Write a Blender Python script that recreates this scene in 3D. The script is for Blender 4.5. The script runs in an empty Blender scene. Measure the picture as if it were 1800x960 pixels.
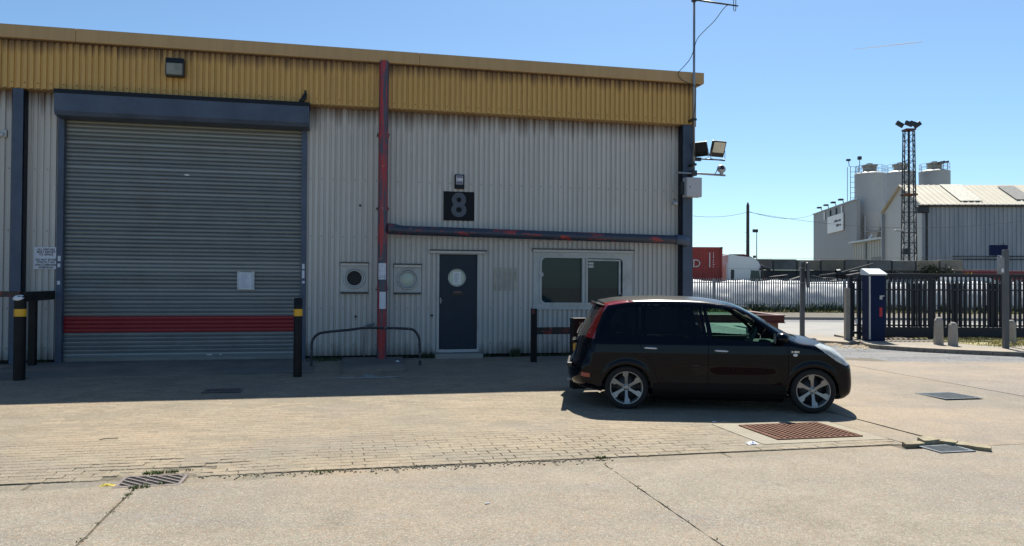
import bpy, bmesh, math, random
import numpy as np
from mathutils import Vector, Matrix
random.seed(7)
SC = bpy.context.scene
COL = SC.collection
R_ = math.radians
# ------------------------------------------------------------------ camera
F = 1350.0; PITCH = math.atan(20.5/F); ROLL = 0.006
cam = bpy.data.objects.new('camera', bpy.data.cameras.new('camera')); COL.objects.link(cam)
CAM = Vector((0, 0, 1.7)); cam.location = CAM
cam.rotation_mode = 'QUATERNION'
cam.rotation_quaternion = (Matrix.Rotation(PITCH+math.pi/2, 3, 'X') @ Matrix.Rotation(ROLL, 3, 'Z')).to_quaternion()
cam.data.sensor_width = 36; cam.data.lens = 36*F/1800
cam.data.clip_start = .05; cam.data.clip_end = 9000
SC.camera = cam
SC.render.resolution_x = 1024; SC.render.resolution_y = 546
# ------------------------------------------------------------------ light
SUN = Vector((.18, .72, 1)).normalized()       # towards the sun
EL = math.asin(SUN.z); AZ = math.atan2(SUN.x, SUN.y)
w = bpy.data.worlds.new('World'); SC.world = w; w.use_nodes = True
nt = w.node_tree; bg = nt.nodes['Background']
sky = nt.nodes.new('ShaderNodeTexSky'); sky.sky_type = 'NISHITA'; sky.sun_disc = False
sky.sun_elevation = EL; sky.sun_rotation = AZ; sky.air_density = .85; sky.dust_density = .45; sky.ozone_density = 1.7; sky.altitude = 0
tint = nt.nodes.new('ShaderNodeMix'); tint.data_type = 'RGBA'; tint.blend_type = 'MULTIPLY'; tint.inputs[0].default_value = 1
tint.inputs[7].default_value = (.87, 1.08, 1.17, 1); nt.links.new(sky.outputs[0], tint.inputs[6]); nt.links.new(tint.outputs[2], bg.inputs[0]); bg.inputs[1].default_value = .068
sl = bpy.data.lights.new('sun', 'SUN'); sl.energy = 5.0; sl.angle = R_(.53); sl.color = (1, .95, .84)
so = bpy.data.objects.new('sun', sl); COL.objects.link(so); so.rotation_mode = 'QUATERNION'
so.rotation_quaternion = SUN.to_track_quat('Z', 'Y'); so.location = (0, 0, 60)
vs = SC.view_settings; vs.view_transform = 'Standard'; vs.look = 'None'; vs.exposure = .85; vs.gamma = 1
# ------------------------------------------------------------------ frames of reference
ANG = R_(12.45)
WV = Vector((math.cos(ANG), math.sin(ANG), 0)); NV = Vector((math.sin(ANG), -math.cos(ANG), 0))
ORG = Vector((-1.147, 16.3, .165))
def zg(u, n): return .165*min(max((6.5-n)/6.5, 0), 1)*min(max((9.5-u)/3, 0), 1)
def site(u, n, v=0, ground=False):
    p = ORG + WV*u + NV*n; p.z = (zg(u, n) if ground else ORG.z) + v; return p
def un(x, y): d = Vector((x, y, 0))-Vector((ORG.x, ORG.y, 0)); return d.dot(WV), d.dot(NV)
def zxy(x, y): return zg(*un(x, y))
def at(px, py, Y):      # a point of the place at distance Y, from where it is seen
    a = (px-900)/F; b = -(py-480)/F; c, s = math.cos(ROLL), math.sin(ROLL)
    a, b = a*c-b*s, a*s+b*c
    c, s = math.cos(PITCH), math.sin(PITCH); d = Vector((a, c-b*s, s+b*c)); return CAM+d*(Y/d.y)
# ------------------------------------------------------------------ materials
def N(t, ty, **k):
    n = t.nodes.new('ShaderNode'+ty)
    for a, v in k.items():
        if a.startswith('i'): 
            key = a[1:]; n.inputs[int(key) if key.isdigit() else key.replace('_', ' ')].default_value = v
        else: setattr(n, a, v)
    return n
def rgb(c): return (c[0], c[1], c[2], 1)
class Mat:
    def __init__(s, name, rough=.6, metal=0, spec=.5, coat=0):
        s.m = bpy.data.materials.new(name); s.m.use_nodes = True; s.t = s.m.node_tree
        s.b = s.t.nodes['Principled BSDF']; s.b.inputs['Roughness'].default_value = rough
        s.b.inputs['Metallic'].default_value = metal; s.b.inputs['Specular IOR Level'].default_value = spec
        s.b.inputs['Coat Weight'].default_value = coat; s.b.inputs['Coat Roughness'].default_value = .03
        s.co = None; s.c = None; s.h = None
    def coords(s, obj=None, world=False):
        if world: s.co = N(s.t, 'NewGeometry').outputs['Position']
        else:
            n = N(s.t, 'TexCoord'); s.co = n.outputs['Object']
            if obj: n.object = obj
        return s
    def L(s, a, b): s.t.links.new(a, b)
    def scaled(s, sc):
        n = N(s.t, 'Mapping'); n.inputs['Scale'].default_value = sc if hasattr(sc, '__len__') else (sc,)*3
        s.L(s.co, n.inputs[0]); return n.outputs[0]
    def noise(s, sc, detail=4, rough=.55, dist=0):
        n = N(s.t, 'TexNoise'); n.inputs['Scale'].default_value = 1; n.inputs['Detail'].default_value = detail
        n.inputs['Roughness'].default_value = rough; n.inputs['Distortion'].default_value = dist
        s.L(s.scaled(sc), n.inputs['Vector']); return n.outputs['Fac']
    def voro(s, sc, feature='F1', out='Distance'):
        n = N(s.t, 'TexVoronoi'); n.feature = feature; n.inputs['Scale'].default_value = 1
        s.L(s.scaled(sc), n.inputs['Vector']); return n.outputs[out]
    def ramp(s, x, a, b, lo=0., hi=1.):
        n = N(s.t, 'MapRange'); n.clamp = True
        for i, v in zip((1, 2, 3, 4), (a, b, lo, hi)): n.inputs[i].default_value = v
        s.L(x, n.inputs[0]); return n.outputs[0]
    def math(s, op, a, b=None):
        n = N(s.t, 'Math'); n.operation = op
        for i, v in enumerate((a, b)):
            if v is None: continue
            if isinstance(v, (int, float)): n.inputs[i].default_value = v
            else: s.L(v, n.inputs[i])
        return n.outputs[0]
    def axis(s, k):
        n = N(s.t, 'SeparateXYZ'); s.L(s.co, n.inputs[0]); return n.outputs[k]
    def mix(s, fac, a, b, mode='MIX'):
        n = N(s.t, 'Mix'); n.data_type = 'RGBA'; n.blend_type = mode
        for i, v in ((6, a), (7, b)):
            if isinstance(v, tuple): n.inputs[i].default_value = rgb(v)
            else: s.L(v, n.inputs[i])
        if isinstance(fac, (int, float)): n.inputs[0].default_value = fac
        else: s.L(fac, n.inputs[0])
        return n.outputs[2]
    def rnd(s):
        n = N(s.t, 'ObjectInfo'); return n.outputs['Random']
    def out(s, col, bump=None, bs=.3, bd=.01, rough=None):
        if isinstance(col, tuple): s.b.inputs['Base Color'].default_value = rgb(col)
        else: s.L(col, s.b.inputs['Base Color'])
        if bump is not None:
            n = N(s.t, 'Bump'); n.inputs['Strength'].default_value = bs; n.inputs['Distance'].default_value = bd
            s.L(bump, n.inputs['Height']); s.L(n.outputs[0], s.b.inputs['Normal'])
        if rough is not None: s.L(rough, s.b.inputs['Roughness'])
        return s.m
def basic(name, c, rough=.6, metal=0, var=.25, sc=4., bump=0, spec=.5, coat=0, dirt=None, dsc=3., damt=.5):
    m = Mat(name, rough, metal, spec, coat).coords(world=True)
    a = m.mix(m.ramp(m.noise(sc), .3, .7), tuple(x*(1-var) for x in c), tuple(min(x*(1+var), 1) for x in c))
    if dirt: a = m.mix(m.ramp(m.noise(dsc, 8, .7), .5, .66, 0, damt), a, dirt)
    return m.out(a, m.noise(sc*25, 3) if bump else None, bump, .004)
M = {}
def stain_shade_cladding(name, c, root, top, depth, dark, low=True, rust=(.10, .045, .02)):
    m = Mat(name, .5).coords(root); z = m.axis(2)
    streak = m.noise((9, 9, .35), 5, .6); fine = m.noise((40, 40, 1.2), 3)
    blot = m.noise(.8, 5, .6)
    a = m.mix(m.ramp(streak, .3, .7), tuple(x*.9 for x in c), tuple(x*1.06 for x in c))
    a = m.mix(m.ramp(blot, .4, .7, 0, .3), a, tuple(x*.78 for x in c))
    t = m.math('ADD', z, m.math('MULTIPLY', m.math('SUBTRACT', m.noise((9, 9, .1), 4, .7), .5), depth*1.9))
    a = m.mix(m.ramp(t, top-depth*1.05, top-depth*.25, 0, dark), a, rust)
    t2 = m.math('MULTIPLY', m.ramp(m.noise((14, 14, .3), 5, .7), .60, .74), m.ramp(z, top-depth*4, top, 0, .8))
    a = m.mix(t2, a, (.09, .055, .035))
    if low:
        t3 = m.math('ADD', z, m.math('MULTIPLY', m.math('SUBTRACT', m.noise((5, 5, 1), 4), .5), .5))
        a = m.mix(m.ramp(t3, .32, .0, 0, .8), a, (.035, .04, .025))
        a = m.mix(m.ramp(z, 3.0, .3, 0, .22), a, (.10, .11, .12))  # lower wall greyed towards the ground: shade put into the colour
    return m.out(a, fine, .15, .002)
def concrete(name, c1, c2, speck=.5, patch=(.20, .19, .18), pamt=.4, sc=1., warm=(.40, .30, .20), blk=False):
    m = Mat(name, .88, 0, .25).coords(world=True)
    mul = lambda c, k: tuple(x*k for x in c)
    big = m.noise(.3*sc, 6, .62, .4); mid = m.noise(1.7*sc, 8, .72, .3); streak = m.noise((.45, 2.4, 1), 6, .65, .8); fine = m.noise(22, 6, .75)
    a = m.mix(m.ramp(mid, .36, .64), mul(c1, .90), mul(c2, 1.07))
    a = m.mix(m.ramp(big, .42, .60, 0, .55), a, warm)
    a = m.mix(m.ramp(m.noise((.33, .5, 1), 5, .6, .5), .52, .62, 0, .5), a, (c1[0]*.86, c1[1]*.90, c1[2]*1.06))
    a = m.mix(m.ramp(streak, .50, .66, 0, pamt*1.3), a, patch)
    a = m.mix(m.ramp(m.noise((.7, 3.2, 1), 8, .8, 1.2), .60, .70, 0, .5), a, (.37, .345, .30))
    a = m.mix(m.ramp(fine, .38, .62, 0, .34), a, mul(c1, .62))
    a = m.mix(m.ramp(m.noise(4.5, 6, .7, .6), .64, .72, 0, .55), a, mul(c1, .55))
    oil = m.math('MULTIPLY', m.ramp(m.noise(.55, 3, .5, .8), .66, .74), m.ramp(m.noise(5, 5, .7), .3, .55, .1, .38)); a = m.mix(oil, a, mul(c1, .42))
    if blk:
        at_ = N(m.t, 'Attribute'); at_.attribute_name = 'tone'
        a = m.mix(1., a, m.mix(at_.outputs['Fac'], (.90, .885, .87), (1.07, 1.07, 1.06)), 'MULTIPLY')
    v = m.voro(130, 'F1', 'Color'); sp = N(m.t, 'SeparateColor'); m.L(v, sp.inputs[0])
    a = m.mix(m.ramp(sp.outputs[0], .80, .86, 0, speck), a, (.42, .38, .32))
    a = m.mix(m.ramp(sp.outputs[1], .80, .88, 0, speck), a, (.08, .068, .055))
    v2 = m.voro(60, 'F1', 'Color'); s2 = N(m.t, 'SeparateColor'); m.L(v2, s2.inputs[0])
    a = m.mix(m.ramp(s2.outputs[0], .88, .93, 0, speck*.9), a, (.26, .16, .10)); a = m.mix(m.ramp(s2.outputs[1], .90, .94, 0, speck*.7), a, (.11, .10, .09))
    h = m.math('ADD', m.noise(60, 4, .7), m.math('MULTIPLY', m.noise(7, 4), 2.))
    if not blk:   # hairline cracks
        wv = N(m.t, 'VectorMath'); wv.operation = 'ADD'; nz = N(m.t, 'TexNoise'); nz.inputs['Scale'].default_value = 2.2; nz.inputs['Detail'].default_value = 6; m.L(m.co, nz.inputs['Vector'])
        sm_ = N(m.t, 'VectorMath'); sm_.operation = 'SCALE'; sm_.inputs['Scale'].default_value = .8; m.L(nz.outputs['Color'], sm_.inputs[0]); m.L(m.co, wv.inputs[0]); m.L(sm_.outputs[0], wv.inputs[1])
        vo = N(m.t, 'TexVoronoi'); vo.feature = 'DISTANCE_TO_EDGE'; vo.inputs['Scale'].default_value = .42; m.L(wv.outputs[0], vo.inputs['Vector'])
        cr = m.math('MULTIPLY', m.ramp(vo.outputs['Distance'], .0035, .0012), m.ramp(m.noise(.45, 3), .60, .66, 0, .45)); a = m.mix(cr, a, (.10, .085, .065))
        h = m.math('SUBTRACT', h, m.math('MULTIPLY', cr, 3.))
    return m.out(a, h, .6, .006)
def peel(name, root=None, base=(.05, .06, .085), amt=(.47, .54), red=(.30, .022, .018), stretch=(5, 5, 1.6)):
    m = Mat(name, .45).coords(root)if root else Mat(name, .45).coords(world=True)
    n1 = m.noise(stretch, 8, .72, .5)
    a = m.mix(m.ramp(n1, amt[0], amt[1]), base, red)
    a = m.mix(m.ramp(m.noise(9, 6, .7), .62, .68, 0, .7), a, (.42, .16, .14))
    return m.out(a, n1, .25, .004)
def glass(name, tint, dark=(.01, .012, .014), fac=.6, rough=.02):
    m = bpy.data.materials.new(name); m.use_nodes = True; t = m.node_tree; b = t.nodes['Principled BSDF']; o = t.nodes['Material Output']
    b.inputs['Base Color'].default_value = rgb(dark); b.inputs['Roughness'].default_value = rough
    tr = N(t, 'BsdfTransparent'); tr.inputs[0].default_value = rgb(tint); mx = N(t, 'MixShader')
    fr = N(t, 'Fresnel'); mr = N(t, 'MapRange'); mr.inputs[1].default_value = 0; mr.inputs[2].default_value = 1
    mr.inputs[3].default_value = 1-fac; mr.inputs[4].default_value = 1; t.links.new(fr.outputs[0], mr.inputs[0])
    t.links.new(mr.outputs[0], mx.inputs[0]); t.links.new(tr.outputs[0], mx.inputs[1]); t.links.new(b.outputs[0], mx.inputs[2])
    t.links.new(mx.outputs[0], o.inputs[0]); return m
# ------------------------------------------------------------------ builders
class MB:
    def __init__(s): s.v = []; s.f = []; s.tone = []
    def add(s, vs, fs):
        o = len(s.v); s.v += [tuple(v) for v in vs]; s.f += [tuple(i+o for i in f) for f in fs]; return s
    def box(s, a, b, M_=None):
        x0, y0, z0 = a; x1, y1, z1 = b
        vs = [Vector(p) for p in ((x0,y0,z0),(x1,y0,z0),(x1,y1,z0),(x0,y1,z0),(x0,y0,z1),(x1,y0,z1),(x1,y1,z1),(x0,y1,z1))]
        if M_: vs = [M_ @ v for v in vs]
        return s.add(vs, [(0,3,2,1),(4,5,6,7),(0,1,5,4),(1,2,6,5),(2,3,7,6),(3,0,4,7)])
    def bbox(s, a, b, e=.01, M_=None):   # box with chamfered edges
        x0, y0, z0 = a; x1, y1, z1 = b; bm = bmesh.new()
        e = min(e, abs(x1-x0)*.45, abs(y1-y0)*.45, abs(z1-z0)*.45)
        bmesh.ops.create_cube(bm, size=1)
        for v in bm.verts: v.co = Vector((x0+(v.co.x+.5)*(x1-x0), y0+(v.co.y+.5)*(y1-y0), z0+(v.co.z+.5)*(z1-z0)))
        bmesh.ops.bevel(bm, geom=bm.edges[:], offset=e, segments=2, profile=.6, affect='EDGES')
        bm.verts.index_update(); vs = [(M_ @ v.co if M_ else v.co) for v in bm.verts]
        s.add(vs, [[v.index for v in f.verts] for f in bm.faces]); bm.free(); return s
    def tube(s, path, r, seg=10, cap=True, closed=False):
        P = [Vector(p) for p in path]; n = len(P); rs = r if hasattr(r, '__len__') else [r]*n; o = len(s.v)
        up = None
        for i, p in enumerate(P):
            d = (P[(i+1) % n]-P[i-1]) if closed else (P[min(i+1, n-1)]-P[max(i-1, 0)])
            d.normalize()
            if up is None: up = Vector((0, 0, 1)) if abs(d.z) < .9 else Vector((1, 0, 0))
            a = d.cross(up).normalized(); b = a.cross(d).normalized(); up = b
            for k in range(seg):
                t = 2*math.pi*(k+.5)/seg; s.v.append(tuple(p+(a*math.cos(t)+b*math.sin(t))*rs[i]))
        m = n if closed else n-1
        for i in range(m):
            for k in range(seg):
                k2 = (k+1) % seg; i2 = (i+1) % n
                s.f.append((o+i*seg+k, o+i*seg+k2, o+i2*seg+k2, o+i2*seg+k))
        if cap and not closed:
            s.f.append(tuple(o+k for k in reversed(range(seg)))); s.f.append(tuple(o+(n-1)*seg+k for k in range(seg)))
        return s
    def lathe(s, prof, seg=24, M_=None, arc=2*math.pi):   # prof: (r, z) about z
        o = len(s.v); full = abs(arc-2*math.pi) < 1e-6; ns = seg if full else seg+1
        for k in range(ns):
            t = arc*k/seg
            for r, z in prof:
                v = Vector((r*math.cos(t), r*math.sin(t), z)); s.v.append(tuple(M_ @ v if M_ else v))
        m = len(prof)
        for k in range(seg):
            k2 = (k+1) % ns
            for j in range(m-1): s.f.append((o+k*m+j, o+k2*m+j, o+k2*m+j+1, o+k*m+j+1))
        return s
    def prism(s, pts, a, b, fn=None):   # pts 2D polygon extruded between a and b; fn(x, y, h)->3D
        fn = fn or (lambda x, y, h: (x, y, h)); n = len(pts)
        vs = [fn(x, y, a) for x, y in pts]+[fn(x, y, b) for x, y in pts]
        return s.add(vs, [tuple(reversed(range(n))), tuple(range(n, 2*n))]+[(i, (i+1) % n, n+(i+1) % n, n+i) for i in range(n)])
    def mesh(s, name, mat, smooth=False):
        me = bpy.data.meshes.new(name); me.from_pydata(s.v, [], s.f); me.update()
        bm = bmesh.new(); bm.from_mesh(me); bmesh.ops.recalc_face_normals(bm, faces=bm.faces[:]); bm.to_mesh(me); bm.free()
        if mat: me.materials.append(mat)
        if smooth:
            me.polygons.foreach_set('use_smooth', [True]*len(me.polygons))
            if smooth is not True: me.set_sharp_from_angle(angle=R_(smooth))
        return me
    def build(s, name, mat, parent=None, smooth=False, loc=None, kind=None, label=None):
        o = bpy.data.objects.new(name, s.mesh(name, mat, smooth)); COL.objects.link(o)
        if parent: o.parent = parent
        if loc is not None: o.location = loc
        if kind: o['kind'] = kind
        if label: o['label'] = label
        return o
def tag(o, label, cat, group=None, kind=None):
    if label: o['label'] = label
    if cat: o['category'] = cat
    if group: o['group'] = group
    if kind: o['kind'] = kind
    return o
def thing(name, label, cat, loc, rz=0., group=None):
    o = bpy.data.objects.new(name, None); COL.objects.link(o); o.empty_display_size = .2
    o.location = loc; o.rotation_euler = (0, 0, rz); return tag(o, label, cat, group)
def sthing(name, label, cat, u, n, v=0, ground=False, group=None): return thing(name, label, cat, site(u, n, v, ground), ANG, group)
def struct(o): o['kind'] = 'structure'; return o
def dup(root, loc, rz=None, label=None):
    r = root.copy(); COL.objects.link(r); r.location = loc
    if rz is not None: r.rotation_euler = (0, 0, rz)
    if label: r['label'] = label
    for ch in list(root.children):
        c = ch.copy(); COL.objects.link(c); c.parent = r
        for g in ch.children:
            d = g.copy(); COL.objects.link(d); d.parent = c
    return r
def inst(name, me, parent, loc=(0, 0, 0), rz=0., label=None):
    o = bpy.data.objects.new(name, me); COL.objects.link(o); o.parent = parent; o.location = loc; o.rotation_euler = (0, 0, rz)
    if label: o['label'] = label
    return o
def text_mb(txt, size, fn, align='CENTER', depth=0, space=1.0, linesp=1.0, bold=0):
    cu = bpy.data.curves.new('t', 'FONT'); cu.body = txt; cu.size = size; cu.align_x = align; cu.align_y = 'CENTER'
    cu.space_character = space; cu.space_line = linesp; cu.extrude = depth; cu.offset = bold; cu.resolution_u = 3
    ob = bpy.data.objects.new('t', cu); me = bpy.data.meshes.new_from_object(ob)
    mb = MB(); mb.add([fn(*v.co) for v in me.vertices], [tuple(p.vertices) for p in me.polygons])
    bpy.data.objects.remove(ob); bpy.data.meshes.remove(me); bpy.data.curves.remove(cu); return mb
# plain materials
M['navy'] = basic('navy paint', (.058, .082, .128), .42, 0, .2, 2, .05, spec=.35, dirt=(.10, .12, .15), damt=.3)
M['navy_dark'] = basic('dark navy paint', (.006, .009, .016), .5, 0, .2, 2, spec=.25)
M['black_paint'] = basic('worn black paint', (.005, .005, .006), .5, 0, .3, 5, .2, spec=.25, dirt=(.022, .016, .014), damt=.6)
M['peel'] = peel('peeling black over red paint', base=(.006, .006, .008), amt=(.52, .58), red=(.15, .010, .010))
M['yellow_band'] = basic('yellow reflective band', (.75, .38, .01), .4, 0, .1)
M['white'] = basic('white paint', (.72, .72, .72), .5, 0, .05)
M['paper'] = basic('paper', (.62, .64, .70), .8, 0, .04)
M['black'] = basic('black plastic', (.012, .012, .013), .4, 0, .1)
M['ink'] = basic('printed ink', (.02, .022, .035), .6, 0, .1)
M['alu'] = basic('grey aluminium', (.42, .43, .44), .4, .3, .12, 3, dirt=(.15, .14, .12), damt=.4)
M['galv'] = basic('galvanised steel', (.30, .32, .34), .42, .6, .2, 6, dirt=(.16, .15, .14), damt=.5)
M['dark_steel'] = basic('dark steel', (.04, .045, .05), .45, .5, .25, 6)
M['rust'] = basic('rusty iron', (.165, .072, .042), .9, 0, .35, 18, .5, dirt=(.08, .04, .025), dsc=9)
M['conc_item'] = basic('cast concrete', (.30, .28, .25), .9, 0, .15, 3, .4, dirt=(.12, .12, .10))
M['soil'] = basic('dark joint soil', (.11, .092, .066), .95, 0, .4, 20, .6)
M['red_steel'] = basic('dark red steel', (.11, .02, .018), .6, 0, .35, 4, .2, dirt=(.05, .03, .03))
M['blade'] = basic('grass blade', (.085, .12, .03), .8, 0, .4, 8)
M['dryblade'] = basic('dry grass blade', (.34, .30, .12), .85, 0, .3, 3)
M['weed'] = basic('weed leaf', (.05, .075, .03), .8, 0, .4, 3)
M['redlens'] = basic('red lamp lens', (.22, .003, .006), .12, 0, .05, coat=1)
M['dark_in'] = basic('dark interior', (.02, .021, .022), .8, 0, .2)

# ================================================================== GROUND
def sheet(name, corners, z, mat, nx=1, ny=1, kind='structure', parent=None, thick=0, zf=None, jit=0.):
    mb = MB(); a, b, c, d = [Vector((x, y, 0)) for x, y in corners]; zf = zf or (lambda x, y: 0)
    for j in range(ny+1):
        for i in range(nx+1):
            s, t = i/nx, j/ny; p = (a*(1-s)+b*s)*(1-t)+(d*(1-s)+c*s)*t
            if jit and (i in (0, nx) or j in (0, ny)): p += Vector((random.uniform(-jit, jit), random.uniform(-jit, jit), 0))
            mb.v.append((p.x, p.y, zf(p.x, p.y)+z))
    for j in range(ny):
        for i in range(nx): k = j*(nx+1)+i; mb.f.append((k, k+1, k+nx+2, k+nx+1))
    if thick:
        bd = [i for i in range(nx+1)]+[(nx+1)*(j+1)-1 for j in range(1, ny+1)]+[(nx+1)*ny+i for i in range(nx-1, -1, -1)]+[(nx+1)*j for j in range(ny-1, 0, -1)]
        o = len(mb.v)
        for k in bd: x, y, zz = mb.v[k]; mb.v.append((x, y, zz-thick))
        n = len(bd)
        for i in range(n): mb.f.append((bd[i], bd[(i+1) % n], o+(i+1) % n, o+i))
    o = mb.build(name, mat, parent)
    if kind: o['kind'] = kind
    return o
def sxy(u, n): p = site(u, n); return (p.x, p.y)
g_soil = basic('rough ground', (.20, .17, .12), .95, 0, .3, .5, .5, dirt=(.10, .10, .05), dsc=.3)
sheet('ground', [(-2500, -400), (2500, -400), (2500, 4000), (-2500, 4000)], -.20, g_soil)
asph = Mat('worn asphalt', .9, 0, .25).coords(world=True)
a_ = asph.mix(asph.ramp(asph.noise(1.1, 6, .7), .35, .65), (.10, .105, .115), (.17, .17, .172))
sp_ = N(asph.t, 'SeparateColor'); asph.L(asph.voro(45, 'F1', 'Color'), sp_.inputs[0])
a_ = asph.mix(asph.ramp(sp_.outputs[0], .7, .8, 0, .7), a_, (.30, .30, .30)); a_ = asph.mix(asph.ramp(sp_.outputs[1], .75, .8, 0, .6), a_, (.05, .05, .055))
a_ = asph.mix(asph.ramp(asph.noise((.25, 1.6, 1), 5), .5, .62, 0, .5), a_, (.25, .235, .215))
M['asphalt'] = asph.out(a_, asph.noise(40, 4, .7), .7, .01)
sheet('road', [(-60, 12), (140, 12), (140, 39.4), (-60, 39.4)], -.012, M['asphalt'], 20, 6)
far = basic('pale road surface', (.24, .23, .215), .9, 0, .15, .7, .3, dirt=(.22, .21, .2), dsc=.5)
sheet('road', [(9, 26), (60, 26), (60, 36.5), (9, 36.5)], -.006, far)
kb = thing('kerb', 'long pale kerb along the far side of the road', 'kerb', (6, 39.4, 0))
kme = MB().bbox((0, 0, -.15), (1.98, .16, .13), .02).mesh('kerbstone', M['conc_item'])
for i in range(28): inst('kerbstone', kme, kb, (i*2., 0, 0))
sheet('verge', [(-10, 39.56), (80, 39.56), (80, 56), (-10, 56)], .1, basic('dusty verge soil', (.11, .095, .075), .95, 0, .3, 1.5, .6, dirt=(.05, .055, .03)))
# yard base, visible only in the joints
yb = sheet('yard_base', [sxy(-22, 14), sxy(10, 14), sxy(10, .0), sxy(-22, .0)], -.013, M['soil'], 40, 24, zf=zxy)
CONC = concrete('yard concrete', (.222, .194, .150), (.265, .232, .180), .5, warm=(.262, .212, .155))
CONC2 = concrete('pinkish yard concrete', (.205, .175, .137), (.24, .207, .162), .45, patch=(.19, .175, .155))
CHAN = concrete('channel concrete', (.165, .147, .112), (.20, .178, .137), .3)
yard = sheet('yard', [sxy(-22, 16), sxy(24, 16), sxy(24, 15.5), sxy(-22, 15.5)], -.004, CONC)
def slab(corners, mat, nx=20, ny=10, jit=.003, name='concrete_slab', z=0.):
    o = sheet(name, corners, z, mat, nx, ny, None, yard, .028, zxy, jit); return o
U = [-12.25, -8.15, -4.05, .05, 8.02]
for i in range(4):
    g0, g1 = (.005 if i == 3 else .011), (.005 if i == 2 else .011); slab([sxy(U[i]+g0, 15.4), sxy(U[i+1]-g1, 15.4), sxy(U[i+1]-g1, 9.185), sxy(U[i]+g0, 9.185)], CONC, 60, 70, .005)
def tarmac_n(u):   # where the concrete gives way to asphalt
    b = ORG+WV*u; k = (17.2+.04*b.x-b.y)/(NV.y-.04*NV.x); return k
def tn(u): return tarmac_n(u)
slab([sxy(4.10, 9.17), sxy(8.0, 9.17), sxy(8.0, tn(8.0)), sxy(4.10, .02)], CONC2, 30, 40, .004)
slab([sxy(8.03, 15.4), sxy(22, 15.4), sxy(22, tn(22)), sxy(8.03, tn(8.03))], concrete('pale pink concrete', (.215, .185, .15), (.25, .217, .178), .6), 40, 40, .004)
# channel along the blocks and strip at their right end
for i, (a, b) in enumerate([(-12.4, -8.3), (-8.3, -4.95), (-4.93, -4.25), (-3.70, -1.9), (-1.88, -.4), (-.38, 1.4), (1.42, 3.4)]):
    slab([sxy(a+.006, 9.17), sxy(b-.006, 9.17), sxy(b-.006, 8.93), sxy(a+.006, 8.93)], CHAN, 20, 2, .006, 'channel_block', -.012)
slab([sxy(3.62, 9.1), sxy(4.07, 9.1), sxy(4.07, 0.1), sxy(3.62, 0.1)], CHAN, 4, 40, .004, 'edge_strip', -.004)
# concrete apron in front of the shutter and plinth round the pipe
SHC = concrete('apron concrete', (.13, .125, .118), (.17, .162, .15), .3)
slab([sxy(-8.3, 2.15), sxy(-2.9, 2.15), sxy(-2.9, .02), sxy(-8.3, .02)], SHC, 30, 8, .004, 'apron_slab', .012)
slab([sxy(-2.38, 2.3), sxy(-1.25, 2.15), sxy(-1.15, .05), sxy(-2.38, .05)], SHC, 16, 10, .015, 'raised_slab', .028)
# block paving -------------------------------------------------------
L_, H_ = .225, .125
def wave(x): return .017*(abs(((x/(L_/2)) % 1)-.5)*4-1)
fine_n = [random.random() for _ in range(4096)]
def vnoise(x, y):
    i, j = math.floor(x), math.floor(y); fx, fy = x-i, y-j; fx = fx*fx*(3-2*fx); fy = fy*fy*(3-2*fy)
    g = lambda a, b: fine_n[(a*57+b*131) & 4095]
    return (g(i, j)*(1-fx)+g(i+1, j)*fx)*(1-fy)+(g(i, j+1)*(1-fx)+g(i+1, j+1)*fx)*fy
def blocked(u, n):
    if n > 8.9 or n < .12 or u > 3.58 or u < -13.2: return True
    if -8.32 < u < -2.88 and n < 2.2: return True
    if -2.42 < u < -.86 and n < 2.32: return True
    if 2.02 < u < 3.5 and 7.45 < n < 8.66: return True
    return False
BLK = concrete('paving block concrete', (.228, .199, .148), (.265, .230, .172), .35, patch=(.175, .155, .12), pamt=.35, blk=True)
def block(mb, u, n):
    near_drain = max(0, 1-math.hypot((u+4.0)/1.1, (n-8.6)/.75))
    dz = random.uniform(-.0008, .0008)+(vnoise(u*1.3, n*1.3)-.5)*.002-near_drain*.012+near_drain*random.uniform(-.008, .008)
    tx, ty = random.gauss(0, .003+near_drain*.03), random.gauss(0, .004+near_drain*.04); gp = .0022+.006*near_drain*random.random()+.0015*random.random()+max(0, n-7.4)*.0022*random.random()
    ra = random.gauss(0, .006+near_drain*.05); ca, sa = math.cos(ra), math.sin(ra)
    xs = [0, .25, .5, .75, 1]; top = [(x*L_, H_+wave(u+x*L_)) for x in xs]; bot = [(x*L_, wave(u+x*L_)) for x in reversed(xs)]
    pts = top+[(L_-.0+.006, H_*.5)]+bot+[(.006, H_*.5)]
    cx, cy = L_/2, H_/2; o = len(mb.v)
    def put(k, z, sc_g):
        for x, y in pts:
            x = cx+(x-cx)*(1-2*sc_g/L_); y = cy+(y-cy)*(1-2*sc_g/H_)
            xx, yy = x-cx, y-cy; x, y = cx+xx*ca-yy*sa, cy+xx*sa+yy*ca
            uu, nn = u+x, n+y; p = site(uu, nn, 0, True)
            mb.v.append((p.x, p.y, p.z+z+dz+(x-cx)*tx+(y-cy)*ty))
    put(0, 0, gp+.004); put(1, -.004, gp); put(2, -.020, gp)
    m = len(pts); mb.f.append(tuple(o+i for i in range(m)))
    for r in (0, 1):
        for i in range(m): mb.f.append((o+r*m+i, o+r*m+(i+1) % m, o+(r+1)*m+(i+1) % m, o+(r+1)*m+i))
    mb.tone += [min(max(random.gauss(.5, .22), 0), 1)]*(2*m+1)
paving = sheet('block_paving', [sxy(-13.2, 8.93), sxy(3.62, 8.93), sxy(3.62, 0), sxy(-13.2, 0)], -.0175, M['soil'], 20, 20, zf=zxy)
def tone_mesh(mb, name):
    me = bpy.data.meshes.new(name); me.from_pydata(mb.v, [], mb.f); me.materials.append(BLK)
    at_ = me.attributes.new('tone', 'FLOAT', 'FACE'); at_.data.foreach_set('value', mb.tone); return me
rest = MB(); cand = []
r = 0; n = 8.92-H_
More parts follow.
